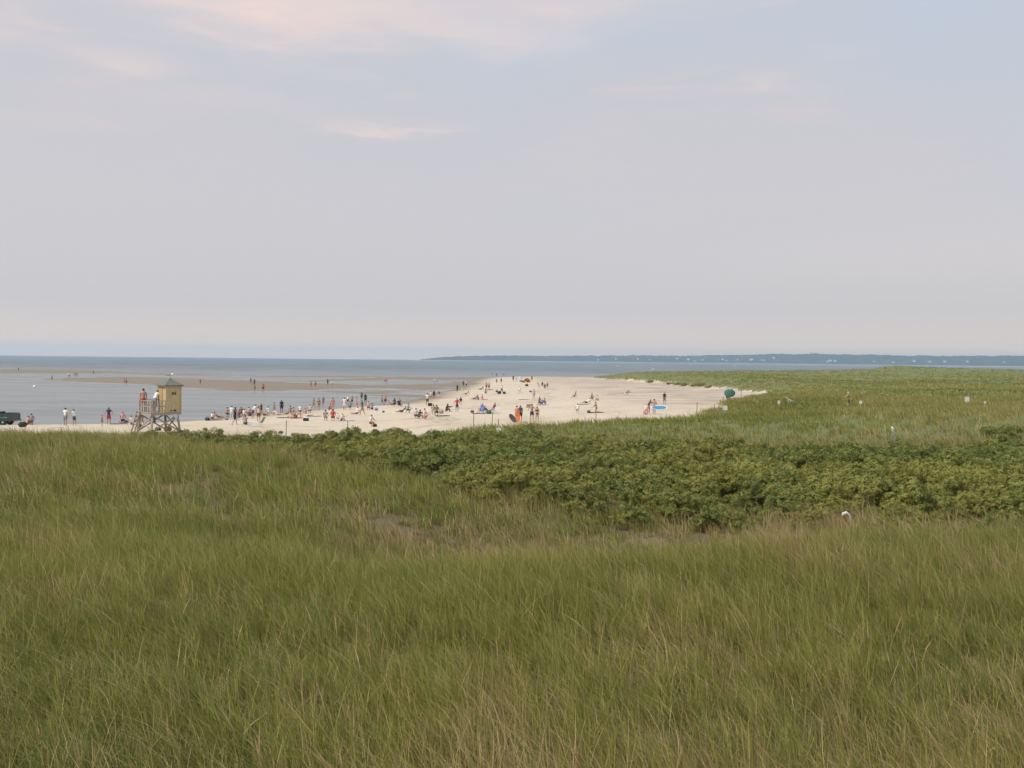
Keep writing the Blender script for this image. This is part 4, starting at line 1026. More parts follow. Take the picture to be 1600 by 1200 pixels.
# ------------------------------------------------------------------ the people on the beach
# (column, row of the feet or seat, pose, heading, size, look, label)
PEOPLE = [
 (42, 669, 'knees', 150, 1.0, 'rosy dark shorts:red', 'sunburnt bare-backed person crouching by a black backpack near the pickup truck'),
 (49, 667, 'cross', 200, .95, 'tan dark shirt:grey shorts:darkgrey', 'person in grey sitting just right of the sunburnt one near the pickup truck'),
 (102, 671, 'stand', 170, 1.03, 'tan dark shirt:white shorts:grey', 'person in white T-shirt standing at the water edge right of the pickup truck'),
 (116, 669, 'reach', 265, .93, 'tan dark shirt:white shorts:darkgrey', 'smaller person in white top reaching towards the one in the white T-shirt'),
 (159.5, 666, 'stand', 120, .60, 'tan dark tank:navy shorts:darkgrey', 'small child in dark clothes standing at the water edge left of the red shorts'),
 (170, 664, 'hips', 215, 1.02, 'tan brown shirt:navy shorts:red', 'person in navy top and red shorts standing at the water edge left of the tower'),
 (191, 663, 'cross', 185, 1.05, 'rosy fair shorts:navy', 'sunburnt bare-backed person sitting on a dark towel left of the tower'),
 (199, 662, 'recline', 300, .95, 'brown dark shorts:navy', 'reclining person in navy shorts beside the sunburnt back left of the tower'),
 (206, 664, 'sit', 70, .98, 'tan dark shirt:white shorts:maroon', 'dark-haired person in white top sitting with legs out left of the tower ladder'),
 (212, 660, 'knees', 40, 1.0, 'tan dark tank:white shorts:brown', 'person in white tank top hugging knees behind the tower ladder'),
 (222, 663, 'cross', 30, .9, 'fair brown shirt:lilac shorts:grey', 'person in pale lilac top sitting behind the ladder rungs'),
 (240, 662, 'knees', 200, 1.0, 'brown dark jacket:black shorts:black', 'person in black sitting in the shade under the tower'),
 (331, 656.5, 'cross', 170, .72, 'tan dark shirt:white shorts:brown', 'child in white shirt sitting right of the tower beside a navy bag'),
 (354, 651, 'cross', 150, 1.0, 'tan dark shorts:brown', 'bare tanned person with dark hair sitting by the water right of the tower'),
 (347, 655, 'lie', 80, .98, 'tan brown shorts:lilac', 'person lying flat on the sand in front of the tanned sitter'),
 (362, 657, 'stand', 190, .95, 'fair brown shirt:white trousers:paleblue', 'person in pale blue trousers standing behind the black dress'),
 (367, 664, 'walk', 120, 1.02, 'tan dark dress:black', 'woman in a short black dress walking on the near sand'),
 (372, 654, 'knees', 160, 1.02, 'fair brown shirt:maroon shorts:khaki', 'person in maroon top crouching right of the black dress'),
 (381, 654, 'cross', 175, .95, 'tan brown shirt:cream shorts:khaki', 'person in cream top sitting beside white bags right of the black dress'),
 (395, 654, 'lean', 90, 1.0, 'tan cap shirt:white shorts:maroon', 'person in white T-shirt and cap stooping behind the lounge chair'),
 (404, 659, 'stand', 195, .98, 'tan dark tank:cream shorts:brown', 'woman in cream tank top standing behind the lounge chair'),
 (408, 646, 'stand', 60, .80, 'brown dark tank:maroon shorts:black', 'dark-clad child wading behind the cream tank top'),
 (420, 650, 'cross', 240, .98, 'fair cap shirt:white shorts:white', 'person in white with a navy cap sitting right of the cream tank top'),
 (412, 651, 'recline', 100, .95, 'rosy brown shorts:maroon', 'person in maroon shorts reclining between the cream tank top and the navy cap'),
 (384, 664, 'knees', 210, 1.0, 'fair brown shirt:grey shorts:darkgrey', 'person in grey crouching at the foot of the lounge chair'),
 (428, 648, 'stand', 150, .92, 'fair brown shirt:grey shorts:grey', 'person in grey wading left of the tall one in black'),
 (440, 645, 'stand', 200, 1.0, 'brown dark shirt:black shorts:black', 'person all in black standing in the shallows'),
 (449, 649, 'recline', 250, 1.0, 'fair brown shirt:grey shorts:olive', 'person in grey reclining below the one in black'),
 (457, 652, 'cross', 120, .98, 'tan brown shorts:pink', 'tanned person in pink shorts sitting right of the grey recliner'),
 (463, 653.5, 'recline', 290, 1.0, 'tan dark shorts:black', 'tanned person in black trunks reclining at the front of the left crowd'),
 (469, 647, 'cross', 200, .96, 'fair grey shirt:white shorts:navy', 'person in white T-shirt and navy shorts sitting behind the black trunks'),
 (478, 650, 'sit', 75, 1.0, 'tan brown shirt:pink shorts:white', 'person in pink top sitting with legs stretched to the right'),
 (341, 655, 'recline', 110, 1.0, 'tan dark shorts:navy', 'person in navy trunks reclining between the navy bag and the tanned sitter'),
 (359, 649, 'knees', 140, .95, 'fair brown shirt:white shorts:grey', 'person in white hugging knees behind the tanned sitter'),
 (377, 650, 'cross', 200, .95, 'brown dark shirt:olive shorts:black', 'person in olive sitting behind the maroon and cream tops'),
 (388, 650, 'cross', 150, .95, 'tan dark shirt:pink shorts:brown', 'person in pink sitting behind the stooping white T-shirt'),
 (433, 650, 'recline', 90, .95, 'fair fair shirt:white shorts:lilac', 'person in white reclining below the waders in grey and black'),
 (453, 648, 'cross', 170, .95, 'tan dark shirt:grey shorts:navy', 'person in pale grey sitting behind the pink shorts'),
 (473, 654, 'lie', 100, 1.0, 'tan dark shorts:maroon', 'person in maroon trunks lying in front of the pink top'),
 (485, 646, 'cross', 220, .95, 'tan brown shirt:cream shorts:khaki', 'person in cream sitting behind the outstretched legs'),
 (547, 640, 'cross', 200, .95, 'tan dark tank:teal shorts:navy', 'person in teal sitting at the water edge right of the one all in white'),
 (611, 634, 'recline', 110, .95, 'rosy dark shorts:olive', 'sunburnt person in olive trunks reclining right of the bare backs'),
 (558, 647, 'sit', 300, .95, 'tan brown shirt:white shorts:blue', 'person in white and blue sitting left of the charcoal shirt'),
 (508, 658, 'cross', 175, 1.02, 'tan dark shirt:grey shorts:khaki', 'person in grey shirt sitting left of the red shirt'),
 (520, 658, 'cross', 185, 1.05, 'tan dark shirt:red shorts:maroon', 'person in bright red shirt sitting on the near sand'),
 (527, 657, 'cross', 170, .66, 'fair dark shirt:white shorts:lilac', 'small child in white sitting right of the red shirt'),
 (533, 658, 'knees', 80, .88, 'tan fair shirt:cream shorts:brown', 'person in cream top hugging knees right of the small child in white'),
 (490, 639, 'walk', 60, .98, 'tan brown bikini_top:maroon bikini_bottom:maroon', 'leftmost of three tanned bathers at the water edge, maroon swimsuit'),
 (498, 642, 'stand', 200, 1.0, 'tan dark bikini_top:brown bikini_bottom:brown', 'middle of three tanned bathers at the water edge, brown swimsuit'),
 (505, 635, 'stand', 30, .92, 'tan brown bikini_top:grey bikini_bottom:grey', 'rightmost of three tanned bathers at the water edge, grey swimsuit'),
 (520, 642, 'stand', 190, 1.03, 'tan dark bikini_top:orange bikini_bottom:orange', 'long-haired woman in orange swimsuit standing above the red shirt'),
 (514, 641, 'knees', 110, .95, 'tan brown tank:maroon shorts:brown', 'person in maroon sitting left of the orange swimsuit'),
 (538, 641, 'stand', 180, 1.0, 'tan dark shirt:white shorts:white', 'person all in white standing at the water edge'),
 (543.5, 632, 'stand', 150, .86, 'fair brown shirt:white shorts:black', 'person in white top and black shorts wading behind the one all in white'),
 (550, 632, 'hips', 10, .88, 'tan brown shorts:black', 'bare-chested person in black trunks wading right of the white top'),
 (557, 638, 'walk', 80, .98, 'rosy dark shorts:pink', 'sunburnt person in pink trunks walking along the water edge'),
 (565, 626, 'stand', 170, .95, 'brown dark shirt:olive shorts:darkgrey', 'person in olive shirt wading out beyond the others'),
 (571, 631, 'stand', 200, 1.0, 'brown dark shirt:navy shorts:black', 'person in navy shirt standing in the shallows right of the olive shirt'),
 (566, 649, 'walk', 250, 1.05, 'tan dark shirt:darkgrey shorts:khaki', 'person in charcoal shirt and khaki shorts walking on the dry sand'),
 (575, 641, 'cross', 170, 1.0, 'rosy brown shirt:pink shorts:maroon', 'person in pink sitting right of the charcoal shirt'),
 (581, 640, 'knees', 190, 1.0, 'tan dark shirt:grey shorts:navy', 'person in grey sitting right of the one in pink'),
 (597, 633, 'walk', 270, 1.0, 'tan brown shorts:olive', 'bare-backed person in olive trunks walking by the water'),
 (602, 633, 'stand', 180, 1.03, 'rosy fair shorts:navy', 'bare-backed person in navy trunks standing by the water'),
 (579, 667, 'cross', 60, 1.0, 'tan dark shirt:white shorts:maroon', 'dark-haired person in white top sitting alone near the thicket'),
 (617, 635, 'cross', 220, 1.0, 'brown dark shirt:darkgrey shorts:black', 'person in dark clothes sitting left of a black beach chair'),
 (625, 634.5, 'chair', 30, 1.0, 'tan dark shirt:grey shorts:darkgrey', 'person in grey sitting in the black beach chair'),
 (637, 645.5, 'cross', 100, 1.0, 'tan dark shirt:teal shorts:navy', 'person in teal top sitting above the huddled pair'),
 (629, 645.5, 'recline', 275, .98, 'brown dark shorts:black', 'person reclining with legs to the left beside the teal top'),
 (649, 655, 'cross', 150, 1.02, 'tan dark shirt:lilac shorts:navy', 'person in lilac top sitting at the left of a huddled group'),
 (654, 653, 'knees', 100, 1.02, 'tan dark jacket:black shorts:black', 'person in black jacket in the middle of a huddled group'),
 (662, 656, 'cross', 120, 1.05, 'rosy brown tank:cream shorts:pink', 'person in cream top sitting at the right of a huddled group'),
 (667.5, 634, 'hips', 190, 1.06, 'tan dark shirt:white shorts:brown', 'person in white shirt and brown trunks standing with hands on hips'),
 (673, 626.5, 'stand', 170, 1.0, 'fair brown shirt:cream shorts:khaki', 'person in cream shirt and khaki shorts behind the brown trunks'),
 (678, 622, 'stand', 200, .86, 'brown dark dress:black', 'child in long black clothes standing right of the brown trunks'),
 (686, 623.5, 'walk', 240, .88, 'fair dark shirt:black shorts:white', 'child in black top and white shorts walking up the sand'),
 (677, 648, 'cross', 185, 1.02, 'tan cap shirt:khaki shorts:white', 'person in khaki shirt and cap sitting left of the olive one'),
 (682, 649.5, 'cross', 180, 1.05, 'tan dark shirt:olive shorts:navy', 'person in olive shirt sitting on the sand with a navy towel'),
 (697, 643.5, 'knees', 80, 1.1, 'brown dark jacket:black trousers:black', 'hunched person wrapped in black sitting alone'),
 (714, 644, 'hips', 20, 1.0, 'tan brown shirt:red shorts:darkgrey', 'person in rosy red top and dark shorts standing on the open sand'),
 (720, 632.5, 'cross', 190, .95, 'fair dark shirt:black shorts:white', 'person in black top sitting behind the rosy red top'),
 (729, 617, 'recline', 270, 1.0, 'tan dark shorts:brown', 'dark-haired person reclining on a yellow towel'),
 (742, 625, 'recline', 280, 1.0, 'tan grey shirt:grey shorts:darkgrey', 'person in grey reclining at the left of a sunbathing trio'),
 (748, 625, 'knees', 260, 1.0, 'tan brown shorts:brown', 'tanned person in brown trunks in the middle of a sunbathing trio'),
 (754, 625, 'sit', 80, 1.0, 'rosy dark shorts:pink', 'tanned person at the right of a sunbathing trio'),
 (752, 645, 'chair', 320, 1.05, 'fair hat shirt:blue shorts:navy', 'person in blue shirt and sun hat sitting in a blue beach chair'),
 (762, 646, 'recline', 60, .98, 'tan cap shirt:darkgrey shorts:khaki', 'person in dark shirt and cap lounging between the two beach chairs'),
 (771, 645.5, 'chair', 300, 1.05, 'rosy brown shirt:maroon shorts:white', 'person with reddish hair and maroon top sitting in a striped beach chair'),
 (714.5, 612, 'stand', 190, .92, 'brown dark shirt:black trousers:black', 'person in black standing on the wet sand apart from a child in white'),
 (722, 611.5, 'stand', 120, .55, 'fair fair shirt:white shorts:white', 'small child in white standing near the one in black on the wet sand'),
 (724, 604.5, 'stand', 175, 1.0, 'brown dark shirt:darkgrey shorts:black', 'person in charcoal standing on the far wet sand'),
 (728.5, 605, 'stand', 200, .98, 'tan dark shirt:white shorts:black', 'person in white top standing right of the charcoal one on the far wet sand'),
 (752, 609.5, 'recline', 270, 1.0, 'brown dark shorts:darkgrey', 'person reclining left of two bare-backed men'),
 (760, 609, 'stand', 185, 1.02, 'tan brown shorts:black', 'left of two bare-backed men in dark trunks standing together'),
 (764, 609.3, 'stand', 170, 1.05, 'rosy brown shorts:black', 'right of two bare-backed men in dark trunks standing together'),
 (771, 609.5, 'lie', 90, 1.0, 'tan dark shorts:olive', 'person lying flat right of the two bare-backed men'),
 (758, 616, 'cross', 130, 1.0, 'brown dark shirt:grey shorts:darkgrey', 'person in grey sitting below the two bare-backed men'),
 (784, 615, 'walk', 200, 1.02, 'tan dark shirt:white trousers:darkgrey', 'person in white shirt and dark trousers standing among black bags'),
 (776, 599.5, 'stand', 200, .85, 'tan dark shirt:olive shorts:brown', 'small figure in olive standing far up the beach'),
 (783, 599.5, 'stand', 150, 1.0, 'tan dark shirt:darkgrey shorts:black', 'figure in dark clothes standing far up the beach'),
 (802, 596, 'stand', 190, 1.05, 'brown dark shirt:black shorts:darkgrey', 'figure in black standing left of the pale umbrella far up the beach'),
 (806.5, 596, 'stand', 190, 1.0, 'fair fair shirt:white shorts:lilac', 'figure in white standing left of the pale umbrella far up the beach'),
 (831, 596, 'stand', 200, 1.05, 'rosy brown shirt:maroon shorts:brown', 'figure in maroon standing right of the yellow tent'),
 (812, 613.5, 'cross', 180, 1.05, 'rosy brown shirt:white shorts:white', 'person in white sitting alone on a pale towel'),
 (842, 607, 'lean', 280, 1.0, 'rosy fair tank:pink shorts:pink', 'person in pink bending over on the upper beach'),
 (847.5, 604, 'cross', 190, 1.0, 'brown dark shirt:black shorts:black', 'person in black sitting right of the bending pink one'),
 (851, 608, 'cross', 170, 1.02, 'tan dark shirt:green shorts:black', 'person in dark green sitting lower right of the bending pink one'),
 (855.5, 605.5, 'cross', 200, 1.0, 'brown dark shirt:olive shorts:darkgrey', 'person in olive sitting at the right of the group by the pink one'),
 (834, 624, 'stand', 190, 1.02, 'rosy brown shirt:lilac shorts:lilac', 'person in dull lilac standing alone on the middle beach'),
 (842, 632.5, 'cross', 110, 1.0, 'tan dark shirt:olive shorts:navy', 'person in olive top at the left of a trio on a blue towel'),
 (847, 632, 'recline', 290, 1.0, 'tan brown shirt:blue shorts:navy', 'person in blue reclining in the middle of a trio on a blue towel'),
 (852.5, 631.5, 'knees', 260, 1.0, 'brown dark shirt:white shorts:darkgrey', 'person in white top at the right of a trio on a blue towel'),
 (807, 660, 'carry', 130, 1.02, 'rosy dark shorts:orange', 'person carrying an orange bodyboard upright'),
 (813, 659, 'stand', 190, 1.0, 'tan dark shirt:darkgrey shorts:black', 'person in dark wear standing right of the orange bodyboard'),
 (831, 658, 'hips', 185, 1.06, 'tan brown shorts:navy', 'bare-backed person in navy trunks standing near the grass edge'),
 (839, 660, 'stand', 200, .97, 'tan brown bikini_top:black bikini_bottom:black', 'woman in black bikini standing right of the navy trunks near the grass edge'),
 (898, 622, 'chair', 270, 1.0, 'tan brown shirt:brown shorts:darkgrey', 'person in brown sitting in a low chair facing left'),
 (917, 631, 'recline', 280, 1.0, 'tan dark shirt:white shorts:black', 'person in white top reclining on a dark towel'),
 (924, 625.5, 'cross', 120, 1.0, 'tan dark tank:olive shorts:brown', 'tanned person sitting left of another one behind the white top'),
 (934.5, 626, 'knees', 230, 1.0, 'tan fair shirt:cream shorts:khaki', 'person in cream sitting right of the tanned one behind the white top'),
 (932, 644, 'kneel', 250, 1.0, 'tan dark bikini_top:pink bikini_bottom:maroon', 'tanned woman kneeling on a maroon mat'),
 (903, 645.5, 'cross', 200, .95, 'fair dark shirt:white shorts:white', 'person in white sitting low left of the kneeling woman'),
 (977, 617, 'recline', 250, 1.0, 'tan brown shirt:grey shorts:white', 'person in grey reclining beside an empty beach chair'),
 (1013, 646.5, 'lean', 40, 1.02, 'tan dark shirt:darkgrey shorts:pink', 'person in charcoal top leaning over the pink swim ring'),
 (1008.5, 648, 'stand', 110, .70, 'fair dark shirt:white shorts:pink', 'child in white top holding a pink swim ring'),
 (1022, 648, 'carry', 160, 1.05, 'tan dark shorts:black', 'bare-chested person in black shorts carrying a blue surfboard'),
 (1038, 632.5, 'stand', 20, 1.05, 'tan brown shirt:black shorts:grey', 'person in black T-shirt standing behind the blue surfboard'),
 (1139, 626.5, 'chair', 30, 1.0, 'tan dark shirt:black shorts:black', 'person in black sitting under the green umbrella'),
 (1326, 633, 'reach', 250, 1.0, 'rosy hat shirt:khaki shorts:brown', 'person in tan top and pale hat standing waist-deep in dune grass')]
def over_grass(px, py, ymin, lift):
    d = sight(px, py); ys = _ys[(_ys >= ymin) & (_ys < 640)]; g = terrain(d.x * ys, ys) + lift
    i = np.where(CAM_Z + d.z * ys <= g)[0]; y = float(ys[i[0]]) if len(i) else ymin; return d.x * y, y
def waist_deep(px, py):
    x, y = over_grass(px, py, 112, .75); return Vector((x, y, th(x, y)))
for px, py, pose, hd, sc, look, lab in PEOPLE:
    ym = 110 if px > 1300 else (103 if px < 130 else 95)
    p = spot(px, py, ym); z = p.z + (0.26 if False else 0.0)
    if px > 1300: p = waist_deep(px, py)
    person(p, pose, hd, sc, look, lab)
FAR_PEOPLE = [(29, 579.5, 'lone dark figure at the tip of the far-left sandbar'), (81, 594.5, 'lone figure wading off the left end of the long sandbar'),
 (106, 590.5, 'left of a white-topped pair at the left end of the long sandbar'), (109, 590.5, 'right of a white-topped pair at the left end of the long sandbar'),
 (117, 588.5, 'left of a tanned pair on the back of the long sandbar'), (120, 588.5, 'right of a tanned pair on the back of the long sandbar'), (146, 584.5, 'lone figure wading behind the long sandbar'),
 (194, 600, 'left of two tanned bathers on the long sandbar left of the tower'), (197.5, 601, 'right of two tanned bathers on the long sandbar left of the tower'), (313, 601, 'lone reddish bather on the long sandbar right of the tower'),
 (392, 599.5, 'upper left figure of a small group midway along the long sandbar'), (397.5, 602.5, 'dark figure in the middle of a small group along the long sandbar'), (398, 611.5, 'low figure at the front edge of the long sandbar'),
 (410, 611.5, 'left of two bathers close together at the front edge of the long sandbar'), (411.5, 611.5, 'right of two bathers close together at the front edge of the long sandbar'),
 (486, 605, 'left of two figures in the runnel at the right end of the long sandbar'), (493, 604.5, 'right of two figures in the runnel at the right end of the long sandbar'),
 (512, 602, 'taller of two waders beyond the right end of the long sandbar'), (519, 604, 'shorter of two waders beyond the right end of the long sandbar'),
 (601.5, 599, 'left of a reddish pair far out on the wet flats'), (604.5, 599, 'right of a reddish pair far out on the wet flats'), (678.5, 600, 'left of a pale pair far out on the wet flats'), (683, 599, 'right of a pale pair far out on the wet flats'),
 (769, 587, 'leftmost of three waders beyond the far end of the beach'), (776, 588.5, 'middle of three waders beyond the far end of the beach'), (787, 588, 'rightmost of three waders beyond the far end of the beach')]
_fk = [2, 0, 3, 3, 1, 5, 0, 4, 1, 4, 2, 2, 5, 4, 1, 2, 0, 2, 3, 4, 1, 3, 3, 0, 2, 1]
_fc = ['tan dark shorts:navy', 'tan brown shorts:maroon', 'brown dark shirt:darkgrey shorts:black', 'fair brown shirt:white shorts:grey', 'rosy dark shorts:red', 'tan dark tank:brown shorts:brown']
for i, (px, py, lab) in enumerate(FAR_PEOPLE):
    person(spot(px, py), ('stand', 'walk', 'hips')[i % 3], (i * 67) % 360, .92 + .1 * ((i * 7) % 3) / 2, _fc[_fk[i]], lab, 'distant bathers on the sandbar flats')

# ------------------------------------------------------------------ what they brought
for a in [(186, 663, 'navy', 'navy towel under the sunburnt back left of the tower'), (92, 670, 'white', 'white sheet spread at the feet of the person in the white T-shirt'),
          (336, 657, 'darkgrey', 'dark grey mat beside the child right of the tower'), (444, 653, 'darkgrey', 'dark grey towel in front of the grey recliner'),
          (490, 651, 'grey', 'grey towel at the feet of the pink top'), (541, 657.5, 'paleblue', 'pale blue towel right of the cream top hugging knees'),
          (691, 650, 'navy', 'navy towel right of the olive shirt'), (725, 618.5, 'yellow', 'yellow towel under the reclining dark-haired person'),
          (715, 620.5, 'white', 'white towel left of the yellow one'), (748, 646.5, 'navy', 'navy towel in front of the blue beach chair'),
          (771, 616, 'lilac', 'lilac towel below the two bare-backed men'), (818, 624.5, 'black', 'black towel bundle alone on the middle beach'),
          (847, 633, 'blue', 'blue towel under the trio'), (812, 614.5, 'paleblue', 'pale towel under the lone person in white'),
          (912, 632, 'darkgrey', 'dark grey towel under the white top left of the tanned pair'), (932, 645, 'maroon', 'maroon mat under the kneeling woman'),
          (956, 616, 'grey', 'grey towel lying between the tanned pair and the empty chair')]:
    towel(*a)
for a in [(35.5, 670.5, 'black', 'black backpack beside the sunburnt person near the pickup truck', .75), (324, 657.5, 'navy', 'navy bag lying left of the child right of the tower', .62),
          (354, 656.5, 'grey', 'grey bag in front of the tanned sitter', .5), (373, 656.5, 'white', 'left of two white bags right of the black dress', .4), (379, 656.5, 'white', 'right of two white bags right of the black dress', .38),
          (391, 650, 'darkgrey', 'charcoal bag behind the stooping white T-shirt', .6), (588, 641.5, 'blue', 'blue and white bag right of the seated person in grey', .5),
          (586, 667, 'maroon', 'maroon bag beside the lone sitter near the thicket', .45), (689, 646, 'khaki', 'khaki bag right of the olive shirt', .7),
          (738, 645, 'maroon', 'maroon bag left of the navy towel', .5), (764, 647, 'green', 'dark green bag in front of the two beach chairs', .75),
          (776, 612.5, 'black', 'topmost of the black bags by the dark trousers', .6), (780, 615.5, 'black', 'black bag left of the dark trousers', .85), (788, 615.5, 'black', 'black bag right of the dark trousers', .7),
          (823, 603.5, 'black', 'black bag below the dark umbrella', .9), (829, 613, 'olive', 'olive bag left above the dull lilac figure', .6),
          (920, 645.5, 'darkgrey', 'charcoal bag between the person in white and the kneeling woman', .5), (599, 645, 'darkgrey', 'small dark bag alone on the sand right of the charcoal shirt', .35)]:
    bag(*a)
cooler(478, 658, 'black', 'paleblue', 'black cooler with pale blue lid in front of the pink top', .55)
cooler(672, 634.5, 'black', 'black', 'black cooler on the sand right of the brown trunks', .6)
cooler(826, 637, 'khaki', 'olive', 'khaki cooler left above the navy trunks', .62)
beach_chair(625, 636, 'black', 30, 'black beach chair behind the teal top'); beach_chair(752, 646, 'blue', 320, 'blue beach chair under the person in the sun hat')
beach_chair(771, 647, 'lilac', 300, 'striped pale beach chair right of the blue one'); beach_chair(898, 622.5, 'brown', 270, 'low brown chair facing left on the middle beach')
beach_chair(986, 617.5, 'grey', 60, 'empty grey beach chair on the upper beach'); beach_chair(1139, 627.5, 'darkgrey', 30, 'dark chair under the green umbrella')
umbrella(1140, 630, 'green', 'tilted dark green umbrella near the dune foot', 1.7, .72, (42, -12), 110)
umbrella(815, 606, 'darkgrey', 'flat dark umbrella on a thin pole far up the beach', 1.9, .75, (6, 14))
umbrella(813, 597, 'lilac', 'pale umbrella far up the beach by the yellow tent', 1.8, .72, (35, 0))

def lounger(px, py, label):
    p = spot(px, py, 84); root = empty('lounge_chair', p, R(-8)); al = plain('aluminium_tube', (0.55, 0.56, 0.57), 0.35, .08, 5, 0.9)
    MB().box((-.30, 0, .40), (1.30, .62, .035)).build('seat', cloth('teal'), root)
    MB().box((-.34, 0, .432), (.95, .58, .02)).build('pad', cloth('white'), root)
    MB().box((.50, 0, .68), (.62, .60, .035), ry=R(-62)).build('backrest', plain('lounge_grey', (.25, .28, .25), .8), root)
    for s in (-1, 1):
        for x in (-.85, .28): MB().bar((x, s * .30, 0), (x + .03, s * .30, .42), .028).build('leg', al, root)
        MB().bar((-.95, s * .31, .39), (.36, s * .31, .39), .03).build('side_rail', al, root)
        MB().bar((.08, s * .33, .58), (.52, s * .33, .60), .045, .03).build('armrest', al, root)
    return tag(root, label, 'lounge chair')
lounger(403, 667, 'long folding lounge chair with white pad and raised grey back')

def board(loc, L, W, col, deck, rot, label, name='surfboard'):
    root = empty(name, loc); root.rotation_euler = rot
    def shape(k, z0, z1):
        m = MB(); n = 14; top = []; bot = []
        for i in range(n + 1):
            t = i / n * 2 - 1; w_ = W * k * .5 * (1 - abs(t) ** 2.6) ** .6; x = t * L * .5 * k; rk = .05 * t * t
            top.append((m.bm.verts.new((x, -w_, z1 + rk)), m.bm.verts.new((x, w_, z1 + rk)))); bot.append((m.bm.verts.new((x, -w_, z0 + rk)), m.bm.verts.new((x, w_, z0 + rk))))
        for i in range(n):
            for A in (top, bot): m.bm.faces.new((A[i][0], A[i + 1][0], A[i + 1][1], A[i][1]))
            for s in (0, 1): m.bm.faces.new((top[i][s], top[i + 1][s], bot[i + 1][s], bot[i][s]))
        return m
    shape(1.0, -.03, .03).build('hull', cloth(col), root); shape(.86, .026, .038).build('deck_panel', cloth(deck), root)
    MB().poly([(-L * .42, 0, -.02), (-L * .34, 0, -.02), (-L * .43, 0, -.14)], .012, (0, 1, 0)).build('fin', cloth('darkgrey'), root)
    return tag(root, label, 'surfboard' if L > 1.5 else 'bodyboard')
p = spot(1022, 648, 96); board((p.x + .55, p.y - .25, p.z + .84), 2.05, .52, 'white', 'surfblue', (R(58), 0, R(2)), 'white and blue surfboard held under the arm at right of the beach')
p = spot(807, 660, 96); board((p.x + .12, p.y - .26, p.z + .66), 1.10, .52, 'orange', 'orange', (R(90), R(84), 0), 'orange bodyboard held upright near the grass edge', 'bodyboard')
board((p.x - .40, p.y - .10, p.z + .42), 1.15, .50, 'black', 'darkgrey', (R(90), R(52), R(-8)), 'black bodyboard slanting left of the orange one', 'bodyboard')
p = spot(1008.5, 648, 96)
def ring(loc, r0, r1, label):
    V = []; F = []; a, b = 20, 8
    for i in range(a):
        for j in range(b):
            t = i / a * 6.2832; q = j / b * 6.2832; V.append(((r0 + r1 * math.cos(q)) * math.cos(t), r1 * math.sin(q), (r0 + r1 * math.cos(q)) * math.sin(t)))
    for i in range(a):
        for j in range(b): F.append((i * b + j, ((i + 1) % a) * b + j, ((i + 1) % a) * b + (j + 1) % b, i * b + (j + 1) % b))
    o = link('swim_ring', mesh_from('swim_ring', V, F, [plain('ring_pink', (.68, .34, .38), .4)], True), None, loc, (R(8), 0, R(15)))
    return tag(o, label, 'swim ring')
ring((p.x - .02, p.y - .34, p.z + .36), .26, .10, 'pink swim ring hanging beside the child in white')

def tent(px, py, label):
    p = spot(px, py); root = empty('beach_tent', p, R(20)); V = []; F = []; n = 10
    for j in range(5):
        for i in range(n + 1):
            a = math.pi * i / n; s = math.cos(j / 4 * 1.35); V.append((math.cos(a) * 1.2 * (.35 + .65 * s), j * .42 - .8, math.sin(a) * 1.35 * s))
    for j in range(4):
        for i in range(n): q = j * (n + 1) + i; F.append((q, q + 1, q + n + 2, q + n + 1))
    o = link('shell', mesh_from('shell', V, F, [cloth('yellow')]), root); o.modifiers.new('thick', 'SOLIDIFY').thickness = .02
    MB().box((0, 0, .02), (2.1, 1.5, .03)).build('groundsheet', cloth('orange'), root)
    MB().tube([(math.cos(math.pi * i / 8) * 1.21, -.82, math.sin(math.pi * i / 8) * 1.36) for i in range(9)], .02, 5).build('hoop', cloth('pink'), root)
    return tag(root, label, 'tent')
tent(822, 597.5, 'small yellow beach tent far up the beach')

# ------------------------------------------------------------------ fences, signs, driftwood
POSTS = [(447, 72, 656.5), (543, 74, 657), (740, 84, 645), (769, 86, 644.5), (778.5, 80, 654.5), (931, 90, 643.5), (1089, 97, 628.5), (1116, 99, 631.5)]
def build_fence(posts, label, wire=True):
    x0, y0 = (posts[0][0] - 800) / 1600 * posts[0][1], posts[0][1]
    root = empty('rope_fence', (x0, y0, th(x0, y0))); tops = []
    for px, y, pt in posts:
        d = sight(px, pt); x = d.x * y; zt = CAM_Z + d.z * y; zg = th(x, y); zt = max(zt, zg + .7)
        m = MB().tube([(x, y, zg - .3), (x + .01, y, zg + .5 * (zt - zg)), (x + .02, y, zt)], [.036, .034, .030], 6).build('post', WOOD_DARK, None); m.parent = root
        m.matrix_parent_inverse = Matrix.Translation(root.location).inverted(); tops.append(Vector((x + .02, y, zt - .08)))
    if wire:
        for a, b in zip(tops, tops[1:]):
            mid = (a + b) / 2 - Vector((0, 0, .12)); m = MB().tube([a, (a + mid) / 2 - Vector((0, 0, .04)), mid, (b + mid) / 2 - Vector((0, 0, .04)), b], .005, 4).build('rope', cloth('khaki'), None)
            m.parent = root; m.matrix_parent_inverse = Matrix.Translation(root.location).inverted()
    return tag(root, label, 'fence')
build_fence(POSTS, 'thin wooden stakes with slack rope along the back of the dune')
build_fence([(1130, 128, 619), (1158, 132, 609)], 'pair of thin stakes on the sand beside the green umbrella')
build_fence([(1200, 66, 662), (1473, 70, 654), (1506, 66, 661)], 'grey stakes half hidden in the grass behind the thicket at right')
SIGNW = plain('sign_white', (.72, .71, .66), .6, .06, 4)
